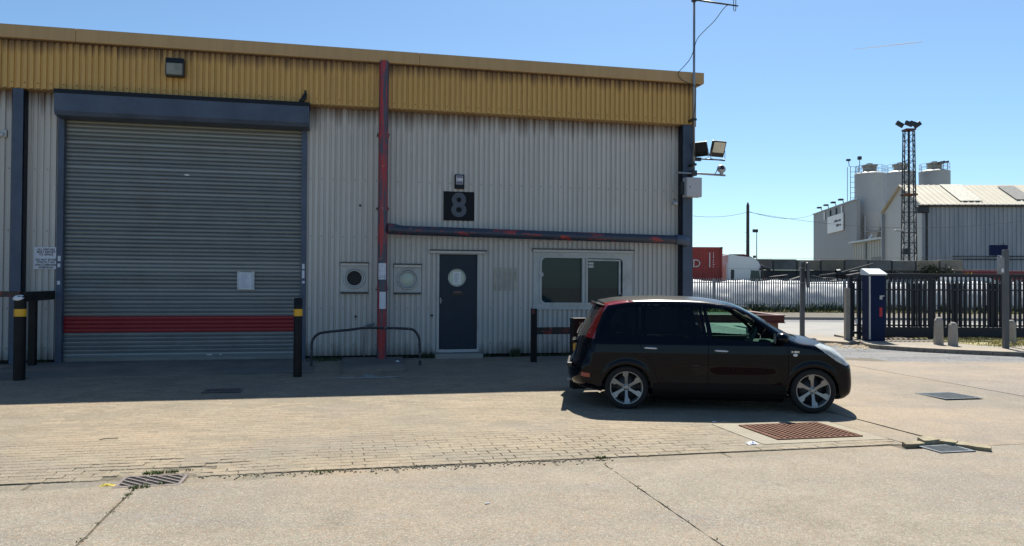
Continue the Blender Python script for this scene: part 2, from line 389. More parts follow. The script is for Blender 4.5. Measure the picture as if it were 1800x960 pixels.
while n > .1:
    u = -13.2+(r % 2)*L_/2
    while u < 3.6:
        if not blocked(u+L_/2, n+H_/2) and not (u+L_ > 3.6 or (-4.34 < u+L_/2 < -3.6 and n > 8.72)): cand.append((u, n))
        u += L_
    n -= H_; r += 1
vis = [c for c in cand if -5.9 < c[0] < 3.5]
vis.sort(key=lambda c: (site(c[0], c[1])-CAM).length); chosen = set(vis[:300])
for c in cand:
    if c in chosen:
        mb = MB(); block(mb, *c); me = tone_mesh(mb, 'paving_block'); o = bpy.data.objects.new('paving_block', me); COL.objects.link(o); o.parent = paving
    else: block(rest, *c)
o = bpy.data.objects.new('paving_blocks', tone_mesh(rest, 'paving_blocks')); COL.objects.link(o); o.parent = paving; o['kind'] = 'stuff'
# sand in the joints, level varies so that joints show in patches
sand = MB(); nu, nn_ = 420, 190
for j in range(nn_+1):
    for i in range(nu+1):
        uu = -7.5+11.1*i/nu; nx_ = .1+8.82*j/nn_; p = site(uu, nx_, 0, True)
        k = vnoise(uu*1.1+9, nx_*1.6)*.6+vnoise(uu*4, nx_*4)*.4; near = max(0, (nx_-6.2)/2.7)
        sand.v.append((p.x, p.y, p.z-.0003-.011*max(0, (nx_-7.2)/1.7)*max(0, min(1, (vnoise(uu*5.3, nx_*6.1)*.6+vnoise(uu*11, nx_*13)*.4-.40)*5))*(1 if uu < .6 else .55)-.014*max(0, 1-math.hypot((uu+4.0)/1.0, (nx_-8.6)/.6))**.7-.006*max(0, k-.42)/.58*max(0, (nx_-6.2)/2.7)-.0015*max(0, k-.6)))
for j in range(nn_):
    for i in range(nu): k = j*(nu+1)+i; sand.f.append((k, k+1, k+nu+2, k+nu+1))
sm = concrete('joint sand', (.218, .190, .141), (.255, .221, .165), .35, warm=(.235, .185, .125), patch=(.165, .145, .11), pamt=.35)
sand.build('joint_sand', sm, paving, kind='stuff')
# ================================================================== BUILDING
B = thing('warehouse_unit', 'grey corrugated warehouse unit with yellow fascia, roller shutter and number 8 over its door', 'building', ORG, ANG)
M['clad'] = stain_shade_cladding('grey corrugated sheet', (.54, .52, .485), B, 5.26, .46, .85)
M['fascia'] = stain_shade_cladding('yellow corrugated fascia', (.57, .345, .098), B, 6.12, .30, .9, low=False)
M['cap'] = stain_shade_cladding('tan roof capping', (.45, .29, .125), B, 6.42, .10, .45, low=False)
M['peel_b'] = peel('peeling blue-grey over red pipe', B, base=(.050, .060, .088), amt=(.48, .53), red=(.36, .020, .026), stretch=(14, 9, .9))
M['peel_h'] = peel('cross pipe paint', B, base=(.032, .043, .068), amt=(.565, .60), red=(.42, .035, .028), stretch=(2.2, 8, 7))
M['frame'] = basic('pale grey window surround', (.42, .43, .42), .4, 0, .08, 2, dirt=(.16, .16, .15), damt=.4)
M['door'] = basic('dark blue door paint', (.017, .028, .042), .5, 0, .1, 1.5, spec=.25, dirt=(.025, .028, .03), damt=.3)
def L(u, n, v): return (u, -n, v)      # building-local point: n towards the yard
PIT = .11
PROF = [(0, 0), (.022, 0), (.030, .030), (.088, .030), (.096, 0), (.11, 0)]
OPEN = [(-7.60, -3.20, -1, 4.95), (-.44, .45, -1, 2.20), (-2.40, -1.90, 1.38, 1.93), (-1.32, -.80, 1.38, 1.91), (1.66, 3.90, 1.04, 2.255)]
def corr(v0, v1, u0, u1, n0, opens=(), deep=1.):
    mb = MB(); u = u0
    while u < u1-1e-6:
        seg = [(0, v0, v1)]
        for i in range(5):
            a, b = u+PROF[i][0], u+PROF[i+1][0]
            if a >= u1: break
            b = min(b, u1); mid = (a+b)/2; spans = [(v0, v1)]
            for (x0, x1, z0, z1) in opens:
                if x0 < mid < x1:
                    ns = []
                    for s, e in spans:
                        if z0 > s: ns.append((s, min(e, z0)))
                        if z1 < e: ns.append((max(s, z1), e))
                    spans = [q for q in ns if q[1]-q[0] > .002]
            for s, e in spans:
                mb.add([L(a, n0+PROF[i][1]*deep, s), L(b, n0+PROF[i+1][1]*deep, s), L(b, n0+PROF[i+1][1]*deep, e), L(a, n0+PROF[i][1]*deep, e)], [(0, 1, 2, 3)])
        u += PIT
    return mb
def part(name, par=B, kind=None):
    o = bpy.data.objects.new(name, None); COL.objects.link(o); o.parent = par
    if kind: o['kind'] = kind
    return o
wall = MB().box((-21, .12, -.2), (-7.62, .3, 6.0)).box((-3.18, .12, -.2), (-.45, .3, 6.0)).box((.46, .12, -.2), (1.65, .3, 6.0)).box((3.91, .12, -.2), (5.17, .3, 6.0)).box((-7.62, .12, 4.97), (-3.18, .3, 6.0)).box((-.45, .12, 2.21), (.46, .3, 6)).box((1.65, .12, 2.26), (3.91, .3, 6)).box((1.65, .12, -.2), (3.91, .3, 1.03)).build('wall', M['dark_in'], B)
u = -13.44; i = 0
while u < 5.0:
    e = min(u+9*PIT, 5.02)
    if u > -1.6-.05 and u < -1.5: pass
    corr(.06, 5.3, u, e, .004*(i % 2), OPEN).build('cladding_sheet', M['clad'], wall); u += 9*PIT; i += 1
fas = MB().box((-21, -.20, 5.2), (5.20, -.02, 6.04)).build('fascia', M['dark_in'], B)
u = -13.55; i = 0
while u < 5.2:
    corr(5.15, 6.09, u, min(u+9*PIT, 5.235), .235+.004*(i % 2)).build('fascia_sheet', M['fascia'], fas); u += 9*PIT; i += 1
MB().box((-13.6, -.24, 5.142), (5.235, 0, 5.150)).build('soffit_trim', M['cap'], fas)
MB().bbox(L(5.236, .275, 5.10), L(5.325, -.1, 6.06), .006).build('corner_trim', basic('brown corner trim', (.27, .20, .14), .6, 0, .15, 2), B)
for a, b in ((-16, -12.3), (-12.296, -7.33), (-7.326, -.88), (-.876, 5.47)):
    MB().bbox(L(a, .37, 6.052), L(b, -.4, 6.30), .012).build('roof_capping', M['cap'], B)
rc = M['rust_dk'] = basic('dark brown sheet', (.09, .06, .04), .7, 0, .3)
MB().box(L(-13.6, .30, 6.035), L(5.42, .2, 6.055)).build('eaves_shadow_strip', rc, B)  # dark strip set under the capping as its painted shadow line
MB().add([L(-21, .2, 6.25), L(5.4, .2, 6.25), L(5.4, -10, 7.0), L(-21, -10, 7.0), L(5.4, -20, 6.25), L(-21, -20, 6.25)], [(0, 1, 2, 3), (3, 2, 4, 5)]).build('roof', basic('grey sheet roof', (.3, .3, .3), .6), B)
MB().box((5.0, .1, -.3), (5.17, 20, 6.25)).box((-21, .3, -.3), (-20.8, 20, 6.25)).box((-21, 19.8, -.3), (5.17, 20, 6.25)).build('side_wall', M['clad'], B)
# fixing screws and stains
sc = MB(); hub = bpy.data.meshes
def screw(u, v, n, r=.011): sc.lathe([(0, n+.012), (r*.7, n+.011), (r, n)], 6, Matrix(((1, 0, 0, u), (0, 0, -1, 0), (0, 1, 0, v), (0, 0, 0, 1))))
def blocked_w(u, v): return any(a-.06 < u < b+.06 and c-.06 < v < d+.06 for a, b, c, d in OPEN)
for k in range(84):
    u = -13.44+.065+k*.22
    for v in (.28, 1.03, 2.50, 3.67):
        if not blocked_w(u, v) and u < 5 and random.random() > .06: screw(u-.005, v, .033)
    screw(u-.115, 5.25, .27)
sc.build('fixing_screws', M['dark_steel'], wall, kind='stuff')
for (u, v) in ((-2.12, .86), (-.55, .88), (-2.05, 3.15), (-8.05, 1.2)):
    MB().lathe([(0, .05), (.022, .045), (.026, .0)], 10, Matrix(((1, 0, 0, u), (0, 0, -1, -.022), (0, 1, 0, v), (0, 0, 0, 1)))).build('weep_hole', M['black'], wall)
# columns
def hcol(u0, u1, name='column'):
    mb = MB(); mb.bbox(L(u0, .245, -.05), L(u1, .225, 5.145), .004).box(L(u1-.028 if u0 < 0 else u0+.0, .225, -.05), L(u1-.012 if u0 < 0 else u0+.02, .03, 5.14))
    mb.box(L(u0+.01, .22, -.05), L(u0+.03, .03, 5.14)) if u0 < 0 else mb.box(L(u1-.03, .225, -.05), L(u1-.01, -.2, 5.14))
    return mb.build(name, M['navy'], B)
hcol(-8.42, -8.24); hcol(5.03, 5.26)
MB().box(L(-8.235, .20, -.04), L(-8.225, .03, 5.13)).build('column_side_shade', M['navy_dark'], B)  # darker navy sheet over the column side, shade put into its colour
MB().box(L(5.005, .20, -.04), L(5.025, .03, 5.13)).build('column_side_shade', M['navy_dark'], B)  # right column: side shade painted dark the same way
# roller shutter ------------------------------------------------------
shut = part('roller_shutter')
prof = []
for k in range(9):
    t = k/8; prof.append(((0, 0), (.015, .003), (.023, .009), (.021, .016), (.006, .021), (.009, .038), (.009, .055), (.004, .070), (0, .077))[k])
slat = MB()
vs = [L(-7.61, -.07+p[0], p[1]) for p in prof]+[L(-3.22, -.07+p[0], p[1]) for p in prof]
slat.add(vs, [(i, 9+i, 10+i, i+1) for i in range(8)])
M['slat'] = Mat('shutter slat', .36, .35).coords(B)
m_ = M['slat']; z_ = m_.axis(2)
c_ = m_.mix(m_.ramp(m_.noise((.6, 1, 22), 3), .35, .65), (.135, .152, .158), (.185, .20, .20))
c_ = m_.mix(m_.ramp(m_.noise((2, 2, 1.2), 5, .65), .45, .75, 0, .4), c_, (.11, .105, .095))
c_ = m_.mix(m_.ramp(z_, 3.9, 4.8, 0, .45), c_, (.20, .18, .12))
c_ = m_.mix(m_.math('MULTIPLY', m_.math('POWER', m_.rnd(), 3), .45), c_, (.32, .34, .34))
M['slat'] = m_.out(c_, None)
M['slat_red'] = basic('red shutter slat', (.27, .008, .014), .45, 0, .15, 3, dirt=(.07, .02, .02), damt=.4)
sme = slat.mesh('slat', M['slat'], 50); sred = slat.mesh('slat', M['slat_red'], 50)
for k in range(61):
    v = .085+k*.0790; o = inst('slat', sred if 6 <= k <= 9 else sme, shut, (0, random.uniform(-.002, .002), v))
    o.scale = (1, 1, 1.026)
    if k == 6: o['label'] = 'red painted shutter slat'
MB().bbox(L(-7.61, -.05, .0), L(-3.22, -.10, .088), .008).build('bottom_rail', M['slat'], shut)
for a, b in ((-7.71, -7.60), (-3.225, -3.115)): MB().bbox(L(a, .055, .0), L(b, -.12, 4.72), .006).build('guide_rail', M['navy_dark'] if 0 else M['navy'], shut)
hood = MB(); pts = [(0, 5.13), (.40, 5.10), (.43, 5.06), (.43, 4.73), (.38, 4.655), (.0, 4.64)]
hood.prism(pts, -7.66, -3.07, lambda a, b, h: L(h, a, b)); hood.build('hood', M['navy'], shut)
MB().box(L(-7.67, .435, 5.055), L(-3.06, -.0, 5.135)).build('hood_flange', M['navy_dark'], shut)
for (u, v, w_, h_) in ((-5.42, 3.67, .13, .04), (-4.96, .11, .14, .025), (-4.75, .11, .06, .025)):
    mb = MB(); pts = [(u+w_*.5*math.cos(t)*random.uniform(.7, 1), v+h_*.5*math.sin(t)*random.uniform(.6, 1)) for t in [k*.7 for k in range(9)]]
    mb.prism(pts, -.048, -.046, lambda a, b, h: L(a, h, b)).build('paint_scuff', M['white'], shut)
for u, v, h_ in ((-7.655, 1.98, .10), (-7.66, 1.85, .07), (-7.66, 1.52, .07), (-3.17, 1.88, .10), (-3.17, 1.72, .16), (-3.165, 1.56, .05)):
    MB().bbox(L(u-.025, .058, v-h_/2), L(u+.025, .053, v+h_/2), .002).build('sticker_remnant', M['paper'], shut)
# downpipe and cross pipe ----------------------------------------------
dp = MB().tube([L(-1.60, .33, z) for z in (-.10, .5, 1.5, 2.5, 3.5, 4.5, 5.5, 6.08)], .098, 20).build('downpipe', M['peel_b'], B, 40)
for z in (1.45, 3.06, 4.55):
    MB().tube([L(-1.60, .33, z-.05), L(-1.60, .33, z+.05)], .106, 20).build('collar', M['peel_b'], dp, 40)
for z in (1.42, 3.08, 4.6):
    for s in (-1, 1): MB().box(L(-1.60+s*.10, .30, z-.012), L(-1.60+s*.125, .02, z+.012)).build('pipe_bracket', M['dark_steel'], dp)
MB().box(L(-1.86, .30, .63), L(-1.45, .28, .66)).build('strap', M['galv'], dp)
hp = MB().tube([L(-1.50, .33, 2.66), L(-1.42, .33, 2.66), L(-1.2, .33, 2.635), L(0, .33, 2.62), L(2, .33, 2.59), L(4.75, .33, 2.555), L(4.93, .33, 2.55)], [.115, .112, .096, .095, .095, .095, .095], 20).build('cross_pipe', M['peel_h'], B, 40)
MB().tube([L(4.80, .33, 2.555), L(4.97, .33, 2.55), L(5.06, .30, 2.52), L(5.10, .2, 2.5), L(5.11, .05, 2.5)], .11, 18).build('elbow', M['navy'], hp, 40)
# stickers on the downpipe
def curved_plate(u0, v0, v1, a0, a1, r=.1005):
    mb = MB(); n = 8
    for k in range(n+1):
        t = a0+(a1-a0)*k/n; mb.v += [L(u0+r*math.sin(t), .33+r*math.cos(t), v0), L(u0+r*math.sin(t), .33+r*math.cos(t), v1)]
    for k in range(n): mb.f.append((2*k, 2*k+2, 2*k+3, 2*k+1))
    return mb
pl = curved_plate(-1.60, 1.625, 1.955, -.95, .75).build('warning_sticker', M['paper'], None, True)
pl.location = ORG; pl.rotation_euler = (0, 0, ANG); tag(pl, 'white warning sticker with black triangle wrapped on the red pipe', 'sticker')
def onpipe(x, y, h): t = x/.1005-.1; return L(-1.60+.102*math.sin(t), .33+.102*math.cos(t), y)
mb = MB()
for k in range(3):
    t0, t1 = k*2.0944+math.pi/2, (k+1)*2.0944+math.pi/2
    for (ra, rb) in ((.066, .052),):
        mb.add([onpipe(ra*math.cos(t0), 1.86+ra*math.sin(t0), 0), onpipe(ra*math.cos(t1), 1.86+ra*math.sin(t1), 0), onpipe(rb*math.cos(t1), 1.86+rb*math.sin(t1), 0), onpipe(rb*math.cos(t0), 1.86+rb*math.sin(t0), 0)], [(0, 1, 2, 3)])
for yy, wds in ((1.795, ((-.06, -.01), (.0, .055))), (1.77, ((-.05, .04),)), (1.725, ((-.065, .06),)), (1.70, ((-.065, -.02), (.0, .015), (.03, .06))), (1.665, ((-.06, -.025), (-.01, .012), (.03, .06)))):
    for a, b in wds: mb.add([onpipe(a, yy-.006, 0), onpipe(b, yy-.006, 0), onpipe(b, yy+.006, 0), onpipe(a, yy+.006, 0)], [(0, 1, 2, 3)])
mb.build('print', M['ink'], pl)
pl = curved_plate(-1.60, 1.03, 1.375, -.65, .75).build('blank_sticker', M['paper'], None, True)
pl.location = ORG; pl.rotation_euler = (0, 0, ANG); tag(pl, 'plain white sticker low on the red pipe, below the warning sticker', 'sticker')
# door ------------------------------------------------------------------
door = MB()
circ = lambda cx, cz, r, k=32: [(cx+r*math.cos(2*math.pi*i/k), cz+r*math.sin(2*math.pi*i/k)) for i in range(k)]
def plate_hole(mb, x0, x1, z0, z1, cx, cz, r, nf, nb, k=32):
    outer = []
    for i in range(k):
        t = 2*math.pi*i/k; dx, dz = math.cos(t), math.sin(t)
        s = min(((x1-cx) if dx > 0 else (cx-x0))/max(abs(dx), 1e-6), ((z1-cz) if dz > 0 else (cz-z0))/max(abs(dz), 1e-6)); outer.append((cx+dx*s, cz+dz*s))
    # exact corners
    for c in ((x0, z0), (x1, z0), (x1, z1), (x0, z1)):
        j = min(range(k), key=lambda i: (outer[i][0]-c[0])**2+(outer[i][1]-c[1])**2); outer[j] = c
    inn = circ(cx, cz, r, k)
    vs = [L(x, nf, z) for x, z in inn]+[L(x, nf, z) for x, z in outer]+[L(x, nb, z) for x, z in inn]+[L(x, nb, z) for x, z in outer]
    fs = []
    for i in range(k):
        j = (i+1) % k; fs += [(i, j, k+j, k+i), (i, j, 2*k+j, 2*k+i), (k+i, k+j, 3*k+j, 3*k+i)]
    mb.add(vs, fs)
D = part('door')
door_slab = MB(); plate_hole(door_slab, -.395, .41, .165, 2.165, -.02, 1.675, .178, -.015, -.06); ds = door_slab.build('door_leaf', M['door'], D)
fr = MB().bbox(L(-.45, .03, .10), L(-.40, -.1, 2.215), .004).bbox(L(.415, .03, .10), L(.46, -.1, 2.215), .004).bbox(L(-.40, .028, 2.17), L(.415, -.1, 2.213), .004)
fr.build('frame', M['frame'], D)
ring = lambda cx, cz, n0, r, t, k=32: MB().tube([L(cx+r*math.cos(2*math.pi*i/k), n0, cz+r*math.sin(2*math.pi*i/k)) for i in range(k)], t, 8, closed=True)
ring(-.02, 1.675, -.012, .182, .009).build('porthole_rim', M['alu'], D, True)
M['glass_g'] = glass('greenish reflective glass', (.5, .6, .5), (.48, .55, .46), .08, .12)
MB().prism(circ(-.02, 1.675, .18), -.035, -.04, lambda x, z, h: L(x, h, z)).build('porthole_glass', M['glass_g'], D)
pp = MB().box(L(-.10, -.03, 1.545), L(.065, -.033, 1.80)).build('notice', M['white'], None); pp.location = ORG; pp.rotation_euler = (0, 0, ANG)
tag(pp, 'printed white notice behind the round window of the blue door', 'notice')
def lines(par, u0, u1, v0, v1, n, k, seed=1):
    rr = random.Random(seed); mb = MB()
    for i in range(k):
        v = v1-(v1-v0)*(i+.5)/k; e = u0+(u1-u0)*rr.uniform(.6, 1); h = (v1-v0)/k*.22
        mb.add([L(u0, n, v-h), L(e, n, v-h), L(e, n, v+h), L(u0, n, v+h)], [(0, 1, 2, 3)])
    return mb.build('printed_lines', basic('grey print', (.30, .32, .38), .8, 0, .05), par)
lines(pp, -.08, .045, 1.56, 1.785, -.0285, 12)
MB().bbox(L(-.13, .0, 1.295), L(.13, -.014, 1.355), .006).build('letter_box', M['black'], D)
MB().bbox(L(-.10, .008, 1.352), L(.08, -.012, 1.39), .004).build('letter_box_flap', basic('brownish flap', (.12, .06, .06), .5), D)
h_ = MB().tube([L(-.365, .0, 1.20), L(-.365, .04, 1.20), L(-.33, .045, 1.19)], .009, 8).bbox(L(-.38, .0, 1.13), L(-.35, -.014, 1.25), .003).build('handle', M['galv'], D)
MB().bbox(L(-.40, .04, .095), L(.415, -.08, .16), .005).build('threshold', M['alu'], D)
MB().bbox(L(-.5, .32, -.06), L(.5, .0, .085), .012).build('doorstep', M['conc_item'], D)
def drip(u0, u1, v, nm='drip_rail', par=B):
    MB().bbox(L(u0, .085, v-.05), L(u1, .02, v), .004).build(nm, M['alu'], par); MB().box(L(u0-.01, .105, v+.001), L(u1+.01, .02, v+.024)).build(nm, rc, par)
drip(-.60, .60, 2.24)
# portholes -------------------------------------------------------------
for k, (u0, u1, v0, v1, cu) in enumerate(((-2.43, -1.875, 1.36, 1.955, -2.153), (-1.35, -.785, 1.355, 1.935, -1.063))):
    P = part('porthole_window'); cz = (v0+v1)/2-.01
    mb = MB(); plate_hole(mb, u0, u1, v0, v1, cu, cz, .185, .034, .0); mb.build('surround', M['frame'], P)
    ring(cu, cz, .045, .205, .022).build('outer_rim', M['frame'], P, True); ring(cu, cz, .035, .165, .017).build('inner_rim', M['alu'] if k else M['frame'], P, True)
    if k == 0: MB().prism(circ(cu, cz, .175), .0, .01, lambda x, z, h: L(x, h, z)).build('mesh_cover', M['dark_in'], P)
    else: MB().lathe([(0, -.04), (.06, -.036), (.12, -.02), (.17, .0)], 32, Matrix(((1, 0, 0, cu), (0, 0, 1, -.01), (0, 1, 0, cz), (0, 0, 0, 1)))).build('dome_glass', M['glass_g'], P, True)
    drip(u0, u1, v1, 'drip_rail', P); MB().bbox(L(u0, .08, v0-.03), L(u1, .02, v0+.004), .004).build('sill', M['dark_steel'], P)
# window ----------------------------------------------------------------
W_ = part('window')
def rrect(x0, x1, z0, z1, r, k=6):
    p = []
    for cx, cz, a in ((x1-r, z0+r, -90), (x1-r, z1-r, 0), (x0+r, z1-r, 90), (x0+r, z0+r, 180)):
        for i in range(k+1): t = R_(a+90*i/k); p.append((cx+r*math.cos(t), cz+r*math.sin(t)))
    return p
def frame_rr(mb, o, i, nf, nb):   # outer, inner same count
    k = len(o); vs = [L(x, nf, z) for x, z in i]+[L(x, nf, z) for x, z in o]+[L(x, nb, z) for x, z in i]+[L(x, nb, z) for x, z in o]; fs = []
    for a in range(k):
        b = (a+1) % k; fs += [(a, b, k+b, k+a), (a, b, 2*k+b, 2*k+a), (k+a, k+b, 3*k+b, 3*k+a)]
    mb.add(vs, fs)
def rect_pts(x0, x1, z0, z1, ref):   # project rounded points onto rectangle
    cx, cz = (x0+x1)/2, (z0+z1)/2; out = []
    for x, z in ref:
        dx, dz = x-cx, z-cz; s = min((x1-cx)/max(abs(dx), 1e-6), (z1-cz)/max(abs(dz), 1e-6)); out.append((cx+dx*s, cz+dz*s))
    for c in ((x0, z0), (x1, z0), (x1, z1), (x0, z1)):
        j = min(range(len(out)), key=lambda i: (out[i][0]-c[0])**2+(out[i][1]-c[1])**2); out[j] = c
    return out
in1 = rrect(1.79, 3.72, 1.115, 2.16, .13); mb = MB(); frame_rr(mb, rect_pts(1.645, 3.915, 1.03, 2.268, in1), in1, .034, .0); mb.build('surround', M['frame'], W_)
o1 = rrect(1.775, 3.735, 1.10, 2.175, .145); i1 = rrect(1.825, 3.685, 1.15, 2.125, .10); mb = MB(); frame_rr(mb, o1, i1, .05, -.06); mb.build('frame', M['frame'], W_)
MB().bbox(L(2.745, .046, 1.15), L(2.80, -.06, 2.125), .004).bbox(L(2.835, .040, 1.15), L(2.875, -.06, 2.125), .004).bbox(L(2.80, .02, 1.15), L(2.835, -.06, 2.125), .002).build('mullion', M['frame'], W_)
MB().bbox(L(2.875, .03, 2.07), L(3.64, -.05, 2.105), .003).bbox(L(3.60, .028, 1.2), L(3.64, -.05, 2.09), .003).build('sash', M['frame'], W_)
M['glass_w'] = glass('dark window glass', (.5, .58, .58), (.030, .062, .072), .5, .02)
MB().box(L(1.82, -.03, 1.15), L(2.75, -.036, 2.13)).build('pane', M['glass_w'], W_); MB().box(L(2.87, -.015, 1.15), L(3.69, -.021, 2.13)).build('pane', M['glass_w'], W_)
MB().bbox(L(1.82, -.022, 1.72), L(1.88, -.028, 1.80), .002).build('sticker', M['alu'], W_); MB().bbox(L(2.90, -.008, 1.99), L(3.02, -.013, 2.04), .002).bbox(L(2.90, -.008, 1.92), L(3.02, -.013, 1.97), .002).build('sticker', M['alu'], W_)
MB().bbox(L(1.62, .07, 1.0), L(3.93, .02, 1.032), .004).build('sill', M['alu'], W_)
drip(1.62, 3.92, 2.30)
# office seen dimly through the panes
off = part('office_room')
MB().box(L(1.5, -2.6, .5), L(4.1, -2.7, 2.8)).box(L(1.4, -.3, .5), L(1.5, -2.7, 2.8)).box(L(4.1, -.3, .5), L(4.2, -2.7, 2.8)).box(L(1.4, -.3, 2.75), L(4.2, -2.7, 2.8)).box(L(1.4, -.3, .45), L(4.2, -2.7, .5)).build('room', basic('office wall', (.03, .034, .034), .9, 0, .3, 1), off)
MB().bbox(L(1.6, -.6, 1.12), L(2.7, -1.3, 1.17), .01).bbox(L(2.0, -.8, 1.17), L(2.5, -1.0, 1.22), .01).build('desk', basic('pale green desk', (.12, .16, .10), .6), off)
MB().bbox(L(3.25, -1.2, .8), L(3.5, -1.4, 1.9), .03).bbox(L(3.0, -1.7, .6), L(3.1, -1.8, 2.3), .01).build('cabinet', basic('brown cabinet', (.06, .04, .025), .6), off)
# tan strips where a notice was
mb = part('faded_notice_patch')
for k in range(5):
    u = .742+k*.11; MB().bbox(L(u+.031, .033, 1.40), L(u+.087, .0305, 1.90), .001).build('faded_strip', basic('tan faded paint', (.36, .335, .28), .7), mb)

# ================================================================== THINGS ON THE WALL
def wplate(name, label, cat, u0, u1, v0, v1, n, th, mat, e=.003):
    t = sthing(name, label, cat, (u0+u1)/2, n, v0); w_, h_ = (u1-u0)/2, v1-v0
    MB().bbox((-w_, -th, 0), (w_, 0, h_), e).build('plate', mat, t); return t
t = wplate('number_sign', 'black square sign with a grey figure 8 above the blue door', 'sign', -.325, .328, 2.885, 3.50, .03, .02, basic('black sign board', (.006, .008, .012), .6, 0, .1, spec=.2))
text_mb('8', .70, lambda x, y, z: (x*.95, -.022, .305+y), bold=.018).build('figure', basic('slate grey lettering', (.068, .084, .108), .6), t)
t = wplate('visitor_sign', 'white sign telling visitors to report to office, left of the shutter', 'sign', -8.10, -7.665, 1.775, 2.195, .04, .008, M['paper'])
for i, (tx, sz) in enumerate((('ALL VISITORS', .052), ('MUST REPORT', .052), ('TO OFFICE', .052), ('', 0), ('DO NOT ENTER', .052), ('STRICTLY NO', .052), ('UNACCOMPANIED', .046), ('ADMISSION', .052))):
    if tx: text_mb(tx, sz, lambda x, y, z, i=i: (x*.88, -.0095, .372-i*.0485+y), bold=.002, space=1.08).build('lettering', M['ink'], t)
t = wplate('alarm_box', 'small dark alarm box with pale label above the number sign', 'alarm box', -.097, .108, 3.555, 3.86, .03, .07, M['navy_dark'], .02)
MB().bbox((-.075, -.078, .09), (.075, -.069, .28), .004).build('label', basic('alarm label', (.30, .30, .36), .5), t)
MB().bbox((-.06, -.0795, .11), (.06, -.0775, .145), .001).bbox((-.06, -.0795, .235), (.06, -.0775, .262), .001).build('label_band', basic('label band', (.12, .10, .14), .6), t)
text_mb('LAN', .07, lambda x, y, z: (x, -.0795, .195+y), bold=.003).build('lettering', M['white'], t)
t = sthing('wall_light', 'grey bulkhead floodlight high on the yellow fascia over the shutter', 'light', -5.58, .26, 5.50)
MB().bbox((-.17, -.16, 0), (.17, 0, .36), .03).build('housing', M['dark_steel'], t)
MB().bbox((-.145, -.175, .03), (.145, -.155, .25), .015).build('diffuser', basic('dusty diffuser', (.22, .21, .17), .3, 0, .25, 6), t)
MB().bbox((-.16, -.17, .262), (.16, -.15, .34), .01).build('lid', M['navy_dark'], t)
# jackdaw on the shutter hood
mb_dark = basic('black feathers', (.012, .010, .010), .6)
def skin(name, verts, edges, rad, mat, parent, sub=1):
    me = bpy.data.meshes.new(name); me.from_pydata(verts, edges, []); o = bpy.data.objects.new(name, me); COL.objects.link(o)
    md = o.modifiers.new('s', 'SKIN')
    for i, r in enumerate(rad): me.skin_vertices[0].data[i].radius = (r, r)
    me.skin_vertices[0].data[0].use_root = True
    o.modifiers.new('ss', 'SUBSURF').levels = 2; o.modifiers['ss'].render_levels = 2; md.use_smooth_shade = True
    me.materials.append(mat); o.parent = parent; return o
t = sthing('bird', 'small black bird perched on the right end of the shutter hood', 'bird', -3.20, .30, 5.137)
skin('body', [(-.02, 0, .05), (.02, 0, .11), (.045, 0, .17), (.05, 0, .215), (.052, 0, .25), (.03, -.015, .262), (-.06, 0, .02), (-.11, 0, -.03+.03)], [(0, 1), (1, 2), (2, 3), (3, 4), (4, 5), (0, 6), (6, 7)], [.045, .052, .042, .024, .026, .008, .022, .008], mb_dark, t)
for s in (-1, 1):
    mb = MB(); mb.prism([(.07, .17), (.085, .10), (.03, .03), (-.07, -.0), (-.03, .07), (.02, .16)], s*.040, s*.052, lambda x, z, h: (x, h, z)); mb.build('wing', mb_dark, t, True)
    MB().tube([(.0, s*.02, .04), (.005, s*.02, .0), (.03, s*.02, 0)], .004, 6).build('leg', mb_dark, t)
MB().lathe([(.008, 0), (.0, .032)], 6, Matrix.Translation((.035, -.018, .262)) @ Matrix.Rotation(R_(-80), 4, 'Y')).build('beak', mb_dark, t)
t = sthing('paper_notice', 'white notice in a plastic sleeve taped to the roller shutter', 'notice', -4.285, -.03, 1.40)
MB().box((-.165, -.008, .0), (.165, -.004, .36)).build('sleeve', basic('clear sleeve', (.42, .46, .52), .15), t)
MB().box((-.125, -.011, .02), (.105, -.0085, .33)).build('sheet', M['paper'], t)
rr = random.Random(3); mb = MB()
for k in range(13):
    z = .30-k*.021; mb.box((-.10, -.0125, z), (rr.uniform(.0, .085), -.0112, z+.007))
mb.build('printed_lines', basic('pale print', (.34, .36, .44), .8, 0, .05), t)
for sx in (-.165, .12): MB().box((sx, -.010, .335), (sx+.05, -.0078, .37)).build('tape', M['alu'], t)
# corner mast, lights, cameras
t = sthing('antenna_mast', 'slim steel antenna mast clamped to the right corner of the building', 'antenna', 5.20, .42, 4.2)
MB().tube([(0, 0, -.15), (0, 0, 3.75)], .027, 10).build('pole', M['galv'], t, True)
MB().tube([(-.02, 0, 3.71), (.55, 0, 3.68), (1.07, 0, 3.655)], [.022, .02, .016], 8).build('boom', M['dark_steel'], t, True)
MB().bbox((-.05, -.05, 3.66), (.05, .05, 3.78), .01).build('clamp', M['dark_steel'], t); MB().bbox((-.05, -.05, .0), (.05, .42, .05), .01).build('bracket', M['dark_steel'], t); MB().bbox((-.05, -.05, 1.0), (.05, .2, 1.05), .01).build('bracket', M['dark_steel'], t)
lp = [(.96, 0, z) for z in (4.0, 3.6)]+[(.965, 0, 3.55), (.985, 0, 3.525), (1.01, 0, 3.55), (1.015, 0, 3.6), (1.015, 0, 4.0), (.99, 0, 4.03)]
MB().tube(lp, .009, 6, closed=True).build('dipole', M['dark_steel'], t, True)
cab = [(.82, 0, 3.66), (.70, 0, 3.55), (.50, 0, 3.28), (.28, .0, 3.06), (.06, -.03, 2.82), (-.03, -.035, 2.55), (-.12, -.03, 2.35), (-.27, -.02, 2.17), (-.38, -.02, 2.05), (-.36, .0, 1.96), (-.22, .0, 1.86), (-.02, -.035, 1.78), (.03, -.03, 1.70), (.02, -.035, 1.4), (-.03, -.035, .9), (.0, -.035, .2)]
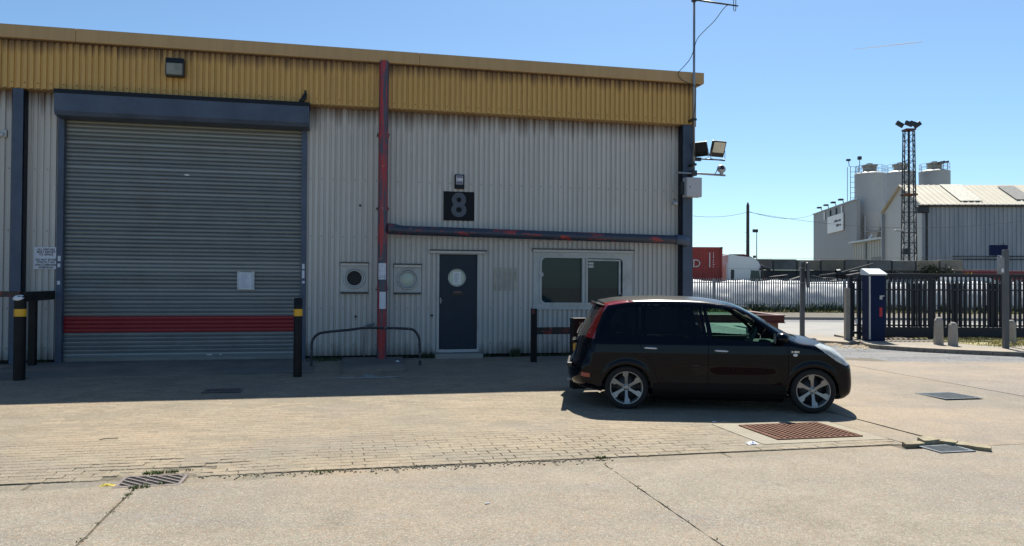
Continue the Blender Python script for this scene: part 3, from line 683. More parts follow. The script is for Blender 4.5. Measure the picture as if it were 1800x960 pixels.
def smooth(P, k=4):
    P = [Vector(p) for p in P]; out = []
    for i in range(len(P)-1):
        a, b, c, d = P[max(i-1, 0)], P[i], P[i+1], P[min(i+2, len(P)-1)]
        for j in range(k):
            s = j/k; out.append(.5*((2*b)+(c-a)*s+(2*a-5*b+4*c-d)*s*s+(3*b-a-3*c+d)*s**3))
    return out+[P[-1]]
MB().tube(smooth(cab), .008, 6).build('cable', M['black'], t, True)
t = sthing('lamp_bracket', 'horizontal steel arm holding two floodlights at the building corner', 'bracket', 5.22, .40, 4.36)
MB().tube([(0, 0, 0), (.55, .0, .0), (.74, 0, -.01)], .018, 8).build('arm', M['dark_steel'], t, True); MB().bbox((0, -.03, -.05), (.16, .03, .03), .01).build('clamp', M['black'], t)
def flood(label, u, v, yaw, tilt, wd, hd, face):
    t = sthing('floodlight', label, 'floodlight', u, .42, v, group='floodlights on the corner arm'); t.rotation_euler = (0, 0, ANG+yaw)
    Mx = Matrix.Translation((0, 0, .06+hd/2)) @ Matrix.Rotation(tilt, 4, 'X')
    MB().bbox((-wd/2, -.03, -hd/2), (wd/2, .03, hd/2), .012, Mx).build('housing', M['black'], t)
    MB().box((-wd/2+.03, -.034, -hd/2+.10), (wd/2-.03, -.030, hd/2-.03), Mx).build('lens', face, t)
    mb = MB()
    for k in range(7): mb.box((-wd/2+.04+k*(wd-.09)/6, .03, -hd/2+.03), (-wd/2+.05+k*(wd-.09)/6, .05, hd/2-.03), Mx)
    mb.build('cooling_fins', M['black'], t)
    MB().tube([(-wd/2-.015, 0, .06+hd*.42), (-wd/2-.015, 0, .02), (-wd*.3, 0, 0), (wd*.3, 0, 0), (wd/2+.015, 0, .02), (wd/2+.015, 0, .06+hd*.42)], .008, 6).build('stirrup', M['galv'], t)
flood('open floodlight facing the yard with its pale lens showing', 5.78, 4.36, .18, R_(20), .36, .36, basic('pale lens', (.66, .60, .46), .25, 0, .08, 9))
flood('floodlight seen edge-on next to the mast, lens dark', 5.36, 4.35, -.9, R_(24), .34, .33, M['dark_steel'])
t = sthing('camera_bar', 'horizontal galvanised bar carrying the round camera at the building corner', 'bracket', 4.78, .44, 4.03)
MB().tube([(0, 0, .0), (.55, 0, -.005), (1.17, 0, -.02)], .024, 10).build('bar', M['galv'], t, True); MB().bbox((.35, -.05, -.06), (.47, .2, .06), .01).build('clamp', M['dark_steel'], t)
t = sthing('dome_camera', 'round grey camera sitting on the end of the corner bar', 'camera', 5.86, .44, 4.035)
Mx = Matrix.Translation((0, 0, .12)) @ Matrix.Rotation(R_(65), 4, 'X')
MB().lathe([(0, .05), (.06, .045), (.095, .02), (.10, -.02), (.07, -.07), (0, -.09)], 20, Mx).build('body', M['alu'], t, True)
MB().lathe([(0, .085), (.035, .075), (.05, .045)], 14, Mx).build('lens', M['black'], t, True)
MB().tube([(-.2, 0, -.02), (-.14, -.0, .02), (-.11, -.02, .1), (-.02, -.08, .12)], .01, 6).build('cable', M['black'], t); MB().bbox((-.03, -.03, -.02), (.03, .03, .05), .006).build('foot', M['galv'], t)
t = sthing('junction_box', 'pale grey electrical box mounted on the navy corner column', 'electrical box', 5.13, .29, 3.50)
MB().bbox((-.14, -.21, 0), (.23, -.0, .43), .012).build('cabinet', M['white'] if 0 else basic('light grey enclosure', (.38, .38, .40), .4, 0, .05), t)
MB().bbox((-.13, -.222, .012), (.22, -.208, .418), .006).build('lid', basic('light grey lid', (.42, .42, .44), .4, 0, .05), t)
MB().bbox((-.07, -.23, .20), (-.055, -.22, .23), .003).build('catch', M['dark_steel'], t); MB().bbox((-.19, -.10, .06), (-.14, .0, .34), .01).build('side_plate', M['dark_steel'], t)
t = sthing('bullet_camera', 'small grey bullet camera under the electrical box', 'camera', 4.88, .16, 3.40)
MB().tube([(0, .1, .1), (0, .0, .05), (-.02, -.05, .0)], .014, 8).build('arm', M['galv'], t); MB().lathe([(0, .07), (.045, .06), (.05, -.05), (.035, -.07), (0, -.07)], 14, Matrix.Translation((-.04, -.06, -.02)) @ Matrix.Rotation(R_(115), 4, 'X') @ Matrix.Rotation(R_(20), 4, 'Y')).build('body', M['alu'], t, True)
t = sthing('water_tap_pipe', 'thin galvanised standpipe with tap beside the red downpipe', 'tap', -1.90, .10, 0)
MB().tube([(-.05, 0, -.05), (-.05, 0, .66), (-.03, 0, .68), (.10, 0, .685)], .012, 8).build('pipe', M['galv'], t, True); MB().tube([(.0, -.01, .70), (.16, -.01, .72)], .02, 8).build('tap', M['galv'], t, True)
t = sthing('wall_bracket_lamp', 'small white pipe bracket on the wall at the left edge', 'bracket', -8.62, .04, 4.28)
MB().tube([(.0, 0, .04), (-.05, -.06, .0), (-.4, -.14, -.05)], .028, 8).build('arm', M['white'], t, True); MB().bbox((-.04, -.02, -.03), (.04, .02, .11), .01).build('base', M['alu'], t)
# ================================================================== STREET FURNITURE BY THE WALL
def bollard(name, label, u, n, r, h, band, peel_top=False, group=None):
    t = sthing(name, label, 'bollard', u, n, 0, True, group)
    MB().tube([(0, 0, -.1), (0, 0, h*.3), (0, 0, h-.02), (0, 0, h)], [r, r, r, r*.8], 20).build('post', M['black_paint'] if not peel_top else M['peel'], t, 40)
    MB().tube([(0, 0, band), (0, 0, band+.12)], r+.003, 20, cap=False).build('reflective_band', M['yellow_band'], t, True)
    return t
b1 = bollard('bollard', 'thick black bollard with yellow band and white blob on top, left of the shutter', -7.50, 2.25, .088, 1.36, 1.03)
mb = MB(); mb.lathe([(0, .03), (.05, .025), (.085, 0), (.05, -.02)], 12, Matrix.Translation((-.01, -.05, 1.335)) @ Matrix.Rotation(R_(35), 4, 'X')); mb.build('white_blob', M['white'], b1, True)
bollard('bollard', 'slim black bollard with torn yellow band at the right side of the shutter', -3.13, 2.5, .072, 1.35, 1.04)
t = sthing('crash_barrier', 'black steel rail on a post running back to the wall left of the shutter', 'barrier', -7.95, .45, 0, True)
MB().bbox((-.06, -.06, -.1), (.06, .06, 1.28), .006).build('post', M['black_paint'], t)
p0 = Vector((-7.50, -2.2)); p1 = Vector((-7.72, -.25)); dd = p1-p0; aa = math.atan2(dd.y, dd.x); Mx = Matrix.Translation((p0.x+7.95, p0.y+.45, 0)) @ Matrix.Rotation(aa, 4, 'Z')
MB().bbox((0, -.07, 1.22), (dd.length, .07, 1.38), .008, Mx).build('rail', M['black_paint'], t)
MB().bbox((-6, -.04, 1.30), (-.0, .04, 1.39), .008, Matrix.Translation((.45, -1.8, 0))).build('rail', M['peel'], t)
t = sthing('hoop_barrier', 'bent black tubular hoop guarding the foot of the red pipe', 'barrier', -1.95, 1.22, 0, True)
hp_ = [(-1.00, .0, -.08), (-1.0, 0, .35), (-.98, 0, .50), (-.90, 0, .60), (-.76, 0, .645), (-.3, 0, .69), (.0, 0, .725), (.3, 0, .72), (.82, 0, .70), (.94, 0, .65), (1.01, 0, .54), (1.03, 0, .40), (1.04, 0, -.08)]
MB().tube(smooth(hp_), .024, 10).build('hoop', peel('chipped black tube', base=(.012, .016, .025), amt=(.60, .63), red=(.25, .25, .26), stretch=(14, 14, 14)), t, True)
t = sthing('crash_barrier', 'black post and peeling red rail under the office window', 'barrier', 1.40, 1.06, 0, True)
MB().bbox((-.055, -.055, -.1), (.055, .055, 1.08), .006).build('post', M['black_paint'], t)
MB().bbox((-.058, -.058, .98), (.0, -.052, 1.06), .002).build('peeled_patch', M['red_steel'], t)
MB().bbox((.05, -.04, .56), (1.9, .04, .70), .006).build('rail', M['peel'], t); MB().bbox((1.9, -.055, -.1), (2.0, .055, 1.0), .006).build('post', M['black_paint'], t)
t = sthing('bollard', 'square black peeling post close behind the tail of the car', 'bollard', 1.31, 4.35, 0, True)
MB().bbox((-.115, -.10, -.1), (.115, .10, 1.12), .012).build('post', M['black_paint'], t)
MB().bbox((-.02, -.106, .80), (.10, -.10, 1.06), .004).build('peeled_patch', basic('peeled patch', (.10, .07, .05), .8, 0, .5, 20), t)
# ------------------------------------------------------------------ drains
def grate(label, u0, u1, n0, n1, ang=45, bars=8, mat=None, lift=.004, name='drain_grate'):
    cu, cn = (u0+u1)/2, (n0+n1)/2; t = sthing(name, label, 'drain', cu, cn, 0, True); a, b = (u1-u0)/2, (n1-n0)/2; mat = mat or M['drain']
    z = lift
    MB().box((-a, -b, z), (a, b, z+.002)).build('dark_pit_sheet', M['black'], t)  # flat black sheet at ground level, painted shade below the bars
    f = MB().bbox((-a, -b, z), (a, -b+.03, z+.009), .002).bbox((-a, b-.03, z), (a, b, z+.009), .002).bbox((-a, -b+.03, z), (-a+.03, b-.03, z+.009), .002).bbox((a-.03, -b+.03, z), (a, b-.03, z+.009), .002)
    f.build('frame', mat, t)
    d = Vector((math.cos(R_(ang)), -math.sin(R_(ang)))); q = Vector((-d.y, d.x)); ia, ib = a-.03, b-.03
    ext = abs(q.x)*ia+abs(q.y)*ib
    for k in range(bars):
        c = q*(-ext+2*ext*(k+.5)/bars); ts = []
        lo, hi = -9, 9
        for cc, dd, lim in ((c.x, d.x, ia), (c.y, d.y, ib)):
            if abs(dd) < 1e-6: continue
            x, y = (-lim-cc)/dd, (lim-cc)/dd; lo = max(lo, min(x, y)); hi = min(hi, max(x, y))
        if hi-lo < .03: continue
        Mx = Matrix.Translation((c.x, c.y, 0)) @ Matrix.Rotation(math.atan2(d.y, d.x), 4, 'Z'); hw = ext/bars*.52
        MB().bbox((lo, -hw*.62, z+.0025), (hi, hw*.62, z+.008), .002, Mx).build('bar', mat, t)
    return t
M['drain'] = basic('worn cast iron', (.15, .125, .12), .7, .2, .25, 8, .3, dirt=(.22, .17, .13), damt=.5)
M['drain2'] = basic('blue grey cast iron', (.12, .145, .165), .75, .1, .25, 8, .3)
grate('diagonal-barred iron drain with grass round it at the left of the yard', -4.24, -3.71, 8.85, 9.24, 45, 9, lift=-.006)
grate('sunken grey drain between broken kerb pieces at the corner of the paving', 3.60, 4.02, 9.09, 9.42, 15, 8, M['drain2'], .003)
grate('flat pale grate in the open concrete right of the car', 6.46, 7.12, 5.66, 6.30, 45, 12, M['drain2'], .006)
grate('dark drain lying in the building shadow in front of the shutter', -4.42, -3.86, 3.65, 4.05, 45, 9, M['drain'], .004)
mb = MB()
t = sthing('broken_kerb', 'tilted broken concrete lumps with yellowish edges behind the corner drain', 'kerb pieces', 3.7, 9.1, 0, True)
PAL = basic('broken concrete lump', (.29, .245, .16), .9, 0, .25, 15, .6, dirt=(.12, .10, .07), damt=.7)
for (x0, y0, L1, W1, h1, a) in ((-.24, .03, .24, .09, .035, -3), (-.0, .05, .22, .12, .060, 5), (.235, .10, .18, .10, .045, -62), (.31, -.06, .15, .09, .035, -50), (.37, -.18, .20, .08, .04, -60)):
    if W1 <= 0: continue
    Mx = Matrix.Translation((x0, y0, 0)) @ Matrix.Rotation(R_(a), 4, 'Z') @ Matrix.Rotation(R_(8), 4, 'X')
    pts = [(0, -.01), (L1*.3, -.016), (L1*.7, -.008), (L1, 0), (L1*.95, W1*.8), (L1*.5, W1), (.02, W1*.85)]
    mb = MB(); mb.prism(pts, -.02, h1, lambda x, y, h, Mx=Mx: Mx @ Vector((x, y, h))); mb.build('lump', PAL, t)
# rusty grid in its concrete surround
t = sthing('rusty_manhole_grid', 'large rusty red grid set in a pale concrete surround beside the car', 'manhole cover', 2.84, 8.08, 0, True)
sur = concrete('pale surround', (.27, .243, .183), (.31, .28, .215), .25, warm=(.31, .26, .19), pamt=.15)
for a, b in (((-.80, -.60), (.74, -.43)), ((-.80, .43), (.74, .60)), ((-.80, -.43), (-.53, .43)), ((.53, -.43), (.74, .43))): MB().bbox((a[0], a[1], -.03), (b[0], b[1], .006), .004).build('surround', sur, t)
MB().box((-.53, -.43, -.004), (.53, .43, .0)).build('dark_pit_sheet', M['rust_dk'], t)
bl = MB().bbox((-.012, -.42, .0), (.012, .42, .018), .003).mesh('long_bar', M['rust']); bc = MB().bbox((-.52, -.008, .0), (.52, .008, .012), .002).mesh('cross_bar', M['rust'])
for k in range(15): inst('long_bar', bl, t, (-.49+.07*k, 0, 0))
for k in range(13): inst('cross_bar', bc, t, (0, -.40+.0667*k, .001))
for s in (-1, 1): MB().bbox((-.53, s*.425-.01, 0), (.53, s*.425+.01, .02), .003).build('edge_bar', M['rust'], t); MB().bbox((s*.525-.01, -.43, 0), (s*.525+.01, .43, .02), .003).build('edge_bar', M['rust'], t)
# ------------------------------------------------------------------ litter and weeds
def crumple(name, label, cat, u, n, sx, sy, sz, mat, seed=1, rz=0.):
    t = MB(); rr = random.Random(seed); k = 9
    for j in range(k):
        for i in range(k):
            x, y = i/(k-1)-.5, j/(k-1)-.5; e = max(0, 1-4*(x*x+y*y)*.9)
            t.v.append((x*sx+rr.gauss(0, sx*.03), y*sy+rr.gauss(0, sy*.03), .004+sz*(e*.6+rr.random()*.5*e)))
    for j in range(k-1):
        for i in range(k-1): q = j*k+i; t.f.append((q, q+1, q+k+1, q+k))
    o = t.build(name, mat, None); o.location = site(u, n, 0, True); o.rotation_euler = (0, 0, ANG+rz); return tag(o, label, cat)
crumple('crumpled_paper', 'crumpled white paper on the blocks by the rusty grid', 'litter', 1.93, 8.62, .12, .09, .03, M['paper'], 3)
crumple('plastic_wrapper', 'pale blue crumpled wrapper in the shade below the raised slab', 'litter', -1.94, 2.75, .30, .25, .06, basic('pale blue plastic', (.17, .20, .20), .6), 5)
crumple('paper_cup', 'small white scrap lying right of the red pipe foot', 'litter', -1.32, .85, .13, .10, .05, M['white'], 8)
crumple('yellow_leaf', 'bright yellow painted pebble of rubbish left of the iron drain', 'litter', -4.29, 9.16, .12, .045, .02, basic('yellow scrap', (.62, .47, .06), .7), 2)
crumple('white_speck', 'small white scrap in the car shadow', 'litter', 2.15, 7.33, .06, .04, .01, M['paper'], 12)
t = sthing('twig', 'thin dark twig lying on the sunny blocks at left', 'twig', -4.85, 7.12, 0, True); MB().tube([(-.08, 0, .010), (.0, .01, .016), (.10, .03, .012)], .005, 6).build('stem', M['soil'], t)
t = sthing('cigarette_end', 'tiny pale stub on the foreground concrete', 'litter', -1.3, 10.3, 0, True); MB().tube([(0, 0, .006), (.035, .01, .006)], .005, 8).build('stub', M['paper'], t)
t = sthing('plastic_strip', 'pale strip of pipe lying in the shade below the wrapper', 'litter', -1.95, 2.9, 0, True); MB().tube([(-.55, .06, .02), (-.3, -.0, .015), (.2, .0, .015), (.6, .08, .02)], .010, 6).build('strip', M['galv'], t)
def tufts(name, spots, mat, n, h, spread, kind='stuff', seed=1, world=False, lab=None, wd=.004):
    rr = random.Random(seed); mb = MB()
    for (u, nn, k, s, hh) in spots:
        for i in range(int(n*k)):
            a, r = rr.uniform(0, 6.28), s*math.sqrt(rr.random()); p = (Vector((u+r*math.cos(a), nn+r*math.sin(a), 0)) if world else site(u+r*math.cos(a), nn+r*math.sin(a)*.4, 0, True))
            if world: p.z = spread
            b, l = rr.uniform(0, 6.28), h*hh*rr.uniform(.4, 1); lean = rr.uniform(.2, .9)*l; w_ = wd*rr.uniform(.6, 1.5)
            d = Vector((math.cos(b), math.sin(b), 0)); q = Vector((-d.y, d.x, 0))*w_
            m1 = p+d*lean*.35+Vector((0, 0, l*.6)); m2 = p+d*lean+Vector((0, 0, l))
            mb.add([p-q, p+q, m1+q*.8, m1-q*.8, m2], [(0, 1, 2, 3), (3, 2, 4)])
    o = mb.build(name, mat, None); tag(o, lab, 'weeds' if name != 'grass' else 'grass', None, kind); return o
js = []
rr = random.Random(4)
for k in range(26):
    t_ = rr.random()**1.3; js.append((-4.05+rr.gauss(0, .006), 9.25+t_*2.2, .5, .03, .5))
    if k % 2: js.append((.05+rr.gauss(0, .006), 9.2+rr.random()*3, .35, .03, .5))
tufts('joint_weeds', js, M['blade'], 14, .022, 0, lab='low moss and weeds in the slab joints', seed=2)
tufts('drain_grass', [(-4.02, 8.80, 2.4, .09, 1.), (-3.86, 8.78, 1.0, .06, .8), (-3.72, 8.72, .3, .06, .6), (-4.02, 9.27, 1.6, .09, .9), (-3.86, 9.17, .5, .03, .7), (.10, 8.98, 1.4, .06, 1.), (-3.15, 9.05, .6, .12, .5), (-2.55, 9.02, 1.2, .12, .8), (-1.7, 8.98, .6, .12, .5)], M['blade'], 45, .04, 0, lab='short green grass around the iron drain and channel', seed=5)
mb = MB(); rr = random.Random(31)
for k in range(260):
    u = rr.uniform(-3.65, .2) if k % 3 else rr.gauss(-1.3, .7); n = 8.93+abs(rr.gauss(0, .07)); r = rr.uniform(.004, .016); p = site(u, n, 0, True)
    mb.lathe([(0, r*.5), (r*.7, r*.3), (r*1.1, -.012)], 5, Matrix.Translation((p.x, p.y, p.z-.006)) @ Matrix.Rotation(rr.random()*3, 4, 'Z'))
tag(mb.build('gutter_grit', sm, None), 'loose grit and crumbled edge along the shallow channel', 'grit', None, 'stuff')
ws = [(-2.75, .35, 3, .35, 1.), (-.66, .15, 1.5, .15, 1.8), (1.22, .12, 1.6, .12, 2.6), (1.7, .12, 1, .3, 1.), (2.6, .12, 1.5, .5, 1.), (3.6, .12, 1., .5, 1.), (.6, .1, .6, .1, 1.), (-1.2, .1, .8, .2, 1.), (-8.0, .1, .8, .2, 1.), (4.5, .12, 1.2, .4, 1.)]
tufts('wall_weeds', ws, M['weed'], 60, .09, 0, lab='small dark weeds along the foot of the wall', seed=6, wd=.006)
# ================================================================== CAR
def build_car():
    def cat(P, k=6, closed=True):
        P = [np.array(p, float) for p in P]; n = len(P); out = []
        for i in range(n):
            a, b, c, d = P[i-1], P[i], P[(i+1) % n], P[(i+2) % n]
            for j in range(k):
                s = j/k; out.append(.5*((2*b)+(c-a)*s+(2*a-5*b+4*c-d)*s*s+(3*b-a-3*c+d)*s**3))
        return np.array(out)
    P = cat([(-.40, 1.472), (-.31, 1.500), (-.07, 1.535), (.42, 1.553), (.97, 1.542), (1.26, 1.512), (1.55, 1.452), (1.82, 1.32), (2.08, 1.165), (2.33, 1.03), (2.55, .985), (2.76, .915), (2.93, .80), (3.01, .70), (3.075, .60), (3.085, .34), (3.03, .23), (2.84, .18), (2.0, .185), (1.2, .185), (.4, .185), (-.3, .22), (-.66, .27), (-.79, .36), (-.815, .50), (-.79, .62), (-.745, .70), (-.71, .84), (-.675, .98), (-.60, 1.14), (-.49, 1.34)])
    gx0, gz0, gs = -1.5, -.3, .0125; GX, GZ = 410, 190
    X, Z = np.meshgrid(gx0+gs*np.arange(GX), gz0+gs*np.arange(GZ), indexing='ij'); Dm = np.full(X.shape, 1e9); ins = np.zeros(X.shape, bool)
    for i in range(len(P)):
        a, b = P[i], P[(i+1) % len(P)]; d = b-a; t = np.clip(((X-a[0])*d[0]+(Z-a[1])*d[1])/(d@d), 0, 1)
        Dm = np.minimum(Dm, (X-a[0]-t*d[0])**2+(Z-a[1]-t*d[1])**2)
        if abs(d[1]) > 1e-12: c = ((a[1] > Z) != (b[1] > Z)) & (X < d[0]*(Z-a[1])/d[1]+a[0]); ins ^= c
    SD = np.sqrt(Dm)*np.where(ins, -1, 1)
    def sd(x, z):
        i = np.clip((x-gx0)/gs, 0, GX-1.001); j = np.clip((z-gz0)/gs, 0, GZ-1.001); a, b = i.astype(int), j.astype(int); i -= a; j -= b
        return (SD[a, b]*(1-i)+SD[a+1, b]*i)*(1-j)+(SD[a, b+1]*(1-i)+SD[a+1, b+1]*i)*j
    HW = [(0, .27), (2.477, .27)]
    zz = [.0, .2, .30, .42, .60, .78, .90, .97, 1.05, 1.20, 1.35, 1.45, 1.6]; ww = [.76, .785, .805, .815, .828, .832, .822, .800, .775, .725, .675, .635, .56]
    def W(x, z):
        w_ = np.interp(z, zz, ww); w_ = w_-.055*np.clip((x-2.1)/.9, 0, 1)**2-.035*np.clip((.1-x)/.9, 0, 1)**2
        w_ = w_-.012*np.exp(-((z-.50)/.10)**2)*np.clip((x-.3)*3, 0, 1)*np.clip((2.1-x)*3, 0, 1)
        for hx, hz in HW:
            r = np.hypot(x-hx, z-hz-.02); w_ = w_+.012*np.exp(-((r-.36)/.04)**2)*(z < .95)
        return w_
    def f(x, y, z):
        ay = np.abs(y); wr = np.clip((.2-x)/.7, 0, 1); wf = np.clip((x-1.6)/1.2, 0, 1)
        wz = np.interp(z, zz, ww); xp = x-.25*wr*np.minimum(ay/wz, 1.3)**3.2+wf*(.13*(ay/.83)**3.5+.03*(ay/.83)**2)
        zp = z+.17*ay**2*np.clip((z-.7)/.3, 0, 1)
        a = sd(xp, zp); b = ay-W(x, z); k = .075
        h = np.clip(k-np.abs(a-b), 0, None)/k; return np.maximum(a, b)+h*h*k*.25
    bb = (-.95, 3.15, -.95, .95, .10, 1.68); h = .021
    V = []; Q = []; idx = {}
    def vid(p):
        k = tuple(np.round(p, 5))
        if k not in idx: idx[k] = len(V); V.append(p)
        return idx[k]
    nx, ny, nz = int((bb[1]-bb[0])/h), int((bb[3]-bb[2])/h*.9), int((bb[5]-bb[4])/h*1.1)
    xs, ys, zs = np.linspace(bb[0], bb[1], nx+1), np.linspace(bb[2], bb[3], ny+1), np.linspace(bb[4], bb[5], nz+1)
    def face(A, Bb, fn):
        ids = [[vid(fn(a, b)) for b in Bb] for a in A]
        for i in range(len(A)-1):
            for j in range(len(Bb)-1): Q.append((ids[i][j], ids[i+1][j], ids[i+1][j+1], ids[i][j+1]))
    for y in (ys[0], ys[-1]): face(xs, zs, lambda a, b: (a, y, b))
    for z in (zs[0], zs[-1]): face(xs, ys, lambda a, b: (a, b, z))
    for x in (xs[0], xs[-1]): face(ys, zs, lambda a, b: (x, a, b))
    V = np.array(V); S = np.stack([np.clip(V[:, 0], -.05, 2.25), 0*V[:, 1], np.where(V[:, 0] > 1.7, .62, .62+0*V[:, 0])], 1)
    S[:, 2] = .62; lo = np.zeros(len(V)); hi = np.full(len(V), 1.4); D = V-S
    for _ in range(26):
        m = (lo+hi)/2; p = S+D*m[:, None]; s = f(p[:, 0], p[:, 1], p[:, 2]) > 0; hi = np.where(s, m, hi); lo = np.where(s, lo, m)
    V = S+D*((lo+hi)/2)[:, None]; Q = np.array(Q)
    def normals(V):
        e = 1e-3; x, y, z = V.T; g = np.stack([f(x+e, y, z)-f(x-e, y, z), f(x, y+e, z)-f(x, y-e, z), f(x, y, z+e)-f(x, y, z-e)], 1); return g/np.linalg.norm(g, axis=1)[:, None]
    Nn = normals(V)
    def circ(cx, cz, r, k=60): return [(cx+r*math.cos(2*math.pi*i/k), cz+r*math.sin(2*math.pi*i/k)) for i in range(k)]
    fwin = [(1.085, 1.388), (1.14, 1.15), (1.165, .985), (1.97, .950), (1.965, 1.03), (1.80, 1.175), (1.62, 1.305), (1.50, 1.365), (1.38, 1.392)]
    rwin = [(.285, 1.395), (.27, 1.2), (.29, 1.015), (1.02, .99), (1.005, 1.15), (.975, 1.398)]
    qwin = [(-.12, 1.385), (.20, 1.397), (.19, 1.2), (.21, 1.02), (-.24, 1.045), (-.20, 1.22)]
    fdoor = [(1.09, .385), (1.095, .95), (1.03, 1.437), (1.38, 1.44), (1.62, 1.37), (1.85, 1.20), (2.04, 1.03), (2.14, .93), (2.15, .50), (2.07, .385)]
    rdoor = [(.165, 1.43), (.175, .93), (.25, .74), (.37, .60), (.42, .385), (1.082, .385), (1.087, .95), (1.022, 1.437)]
    tlamp = [(-.56, .975), (-.435, .960), (-.41, 1.10), (-.335, 1.29), (-.25, 1.415), (.02, 1.458), (.12, 1.470), (.08, 1.484), (-.22, 1.50), (-.33, 1.46), (-.43, 1.28), (-.50, 1.10)]
    hlamp = [(2.50, .905), (2.64, .92), (2.80, .865), (2.93, .76), (2.98, .66), (2.90, .640), (2.78, .70), (2.64, .80)]
    rflt = [(-.62, .50), (-.50, .49), (-.50, .435), (-.62, .445)]
    flap = circ(-.22, .80, .075, 24)
    A1, A2 = circ(0, .285, .335), circ(2.477, .285, .335)
    wscr = [(1.33, -.52), (1.33, .52), (1.52, .61), (2.0, .735), (2.25, .71), (2.36, .4), (2.385, 0), (2.36, -.4), (2.25, -.71), (2.0, -.735), (1.52, -.61)]
    rscr = [(-.56, 1.36), (.56, 1.36), (.62, 1.08), (.60, 1.0), (.3, .97), (-.3, .97), (-.60, 1.0), (-.62, 1.08)]
    def near(p2, poly, closed=True):
        best = np.full(len(p2), 9.); bp = p2.copy(); poly = np.array(poly)
        for i in range(len(poly)):
            a, b = poly[i], poly[(i+1) % len(poly)]; d = b-a; t = np.clip(((p2-a)@d)/(d@d), 0, 1); q = a+t[:, None]*d; dd = np.linalg.norm(p2-q, axis=1)
            m = dd < best; best[m] = dd[m]; bp[m] = q[m]
        return best, bp
    moved = np.zeros(len(V), bool)
    def snap(mask, ax, poly, solve):
        nonlocal V
        ii = np.where(mask & ~moved)[0]; best, bp = near(V[ii][:, ax], poly); m = best < h*.52; jj = ii[m]
        if not len(jj): return
        V[np.ix_(jj, ax)] = bp[m]; c = V[jj]; sg = np.sign(V[jj, solve]); lo = np.zeros(len(jj)); hi = np.full(len(jj), 1.2)
        if solve == 2: lo += .7; hi += .6
        if solve == 0: sg = -np.ones(len(jj)); lo[:] = -.3
        for _ in range(24):
            mm = (lo+hi)/2; c[:, solve] = mm*(sg if solve != 2 else 1); s = f(c[:, 0], c[:, 1], c[:, 2]) > 0; hi = np.where(s, mm, hi); lo = np.where(s, lo, mm)
        V[jj] = c; moved[jj] = True
    side = (np.abs(V[:, 1]) > .45) & (np.abs(Nn[:, 1]) > .35)
    for poly in (A1, A2): snap((np.abs(V[:, 1]) > .5) & (V[:, 2] > .12), [0, 2], poly, 1)
    for poly in (fwin, rwin, qwin, tlamp, hlamp, fdoor, rdoor, rflt): snap(side, [0, 2], poly, 1)
    snap((Nn[:, 2] > .35) & (V[:, 0] > 1.2), [0, 1], wscr, 2); snap((Nn[:, 0] < -.3), [1, 2], rscr, 0)
    def inside(p, poly):
        r = np.zeros(len(p), bool); n = len(poly)
        for i in range(n):
            a, b = poly[i], poly[(i+1) % n]
            if a[1] == b[1]: continue
            r ^= ((a[1] > p[:, 1]) != (b[1] > p[:, 1])) & (p[:, 0] < (b[0]-a[0])*(p[:, 1]-a[1])/(b[1]-a[1])+a[0])
        return r
    Cn = V[Q].mean(1); NC = normals(Cn); xz = Cn[:, [0, 2]]; reg = np.zeros(len(Q), int)
    sideF = (np.abs(Cn[:, 1]) > .45) & (np.abs(NC[:, 1]) > .30); sg = np.where(Cn[:, 1] > 0, 0, 1)
    def put(mask, base): reg[mask & (reg == 0)] = base
    put(((inside(xz, A1) | inside(xz, A2)) & (np.abs(Cn[:, 1]) > .48)), -1)
    put((Cn[:, 2] < .30) & (NC[:, 2] < -.6), 90)
    names = {}
    for k, (nm, poly) in enumerate((('front_door_window', fwin), ('rear_door_window', rwin), ('quarter_window', qwin), ('tail_lamp', tlamp), ('headlamp', hlamp), ('rear_reflector', rflt), ('front_door', fdoor), ('rear_door', rdoor))):
        msk = inside(xz, poly) & (sideF if nm not in ('tail_lamp', 'headlamp') else (np.abs(Cn[:, 1]) > (.50 if nm == 'tail_lamp' else .40)))
        if nm == 'tail_lamp': msk &= (Cn[:, 1] != 0)
        for s in (0, 1): put(msk & (sg == s), 10+2*k+s); names[10+2*k+s] = nm
    put(inside(Cn[:, :2], wscr) & (NC[:, 2] > .3) & (Cn[:, 0] > 1.2), 40); put(inside(Cn[:, 1:], rscr) & (NC[:, 0] < -.3), 41); names[40] = 'windscreen'; names[41] = 'rear_window'
    put((Cn[:, 0] > 2.98) & (Cn[:, 2] > .30) & (Cn[:, 2] < .45) & (np.abs(Cn[:, 1]) < .5), 42); names[42] = 'lower_grille'
    put((Cn[:, 0] > 2.9) & (Cn[:, 2] > .60) & (Cn[:, 2] < .72) & (np.abs(Cn[:, 1]) < .45), 43); names[43] = 'grille'
    put((Cn[:, 2] < .375) & (Cn[:, 0] > .36) & (Cn[:, 0] < 2.12) & (Cn[:, 1] > 0), 91); names[91] = 'sill_panel'; put((Cn[:, 2] < .375) & (Cn[:, 0] > .36) & (Cn[:, 0] < 2.12), 92); names[92] = 'sill_panel'
    names[90] = 'underbody'; names[0] = 'body'
    yaw = math.radians(-5.5); dv = Vector((math.cos(yaw), math.sin(yaw), 0)); nv = Vector((dv.y, -dv.x, 0)); rr_ = Vector((1.575, 10.528, 0))
    base = rr_-nv*.80; base.z = 0
    T = thing('parked_car', 'black five-door hatchback parked in the yard with boomerang red tail lamps', 'car', base, yaw)
    paint = Mat('black car paint', .03, 0, .20, 0.).coords()
    gn = N(paint.t, 'NewGeometry'); sx_ = N(paint.t, 'SeparateXYZ'); paint.L(gn.outputs['Normal'], sx_.inputs[0]); du = paint.math('MULTIPLY', paint.ramp(sx_.outputs[2], .80, .985), paint.ramp(paint.noise(3, 5), .3, .7, .75, 1.))
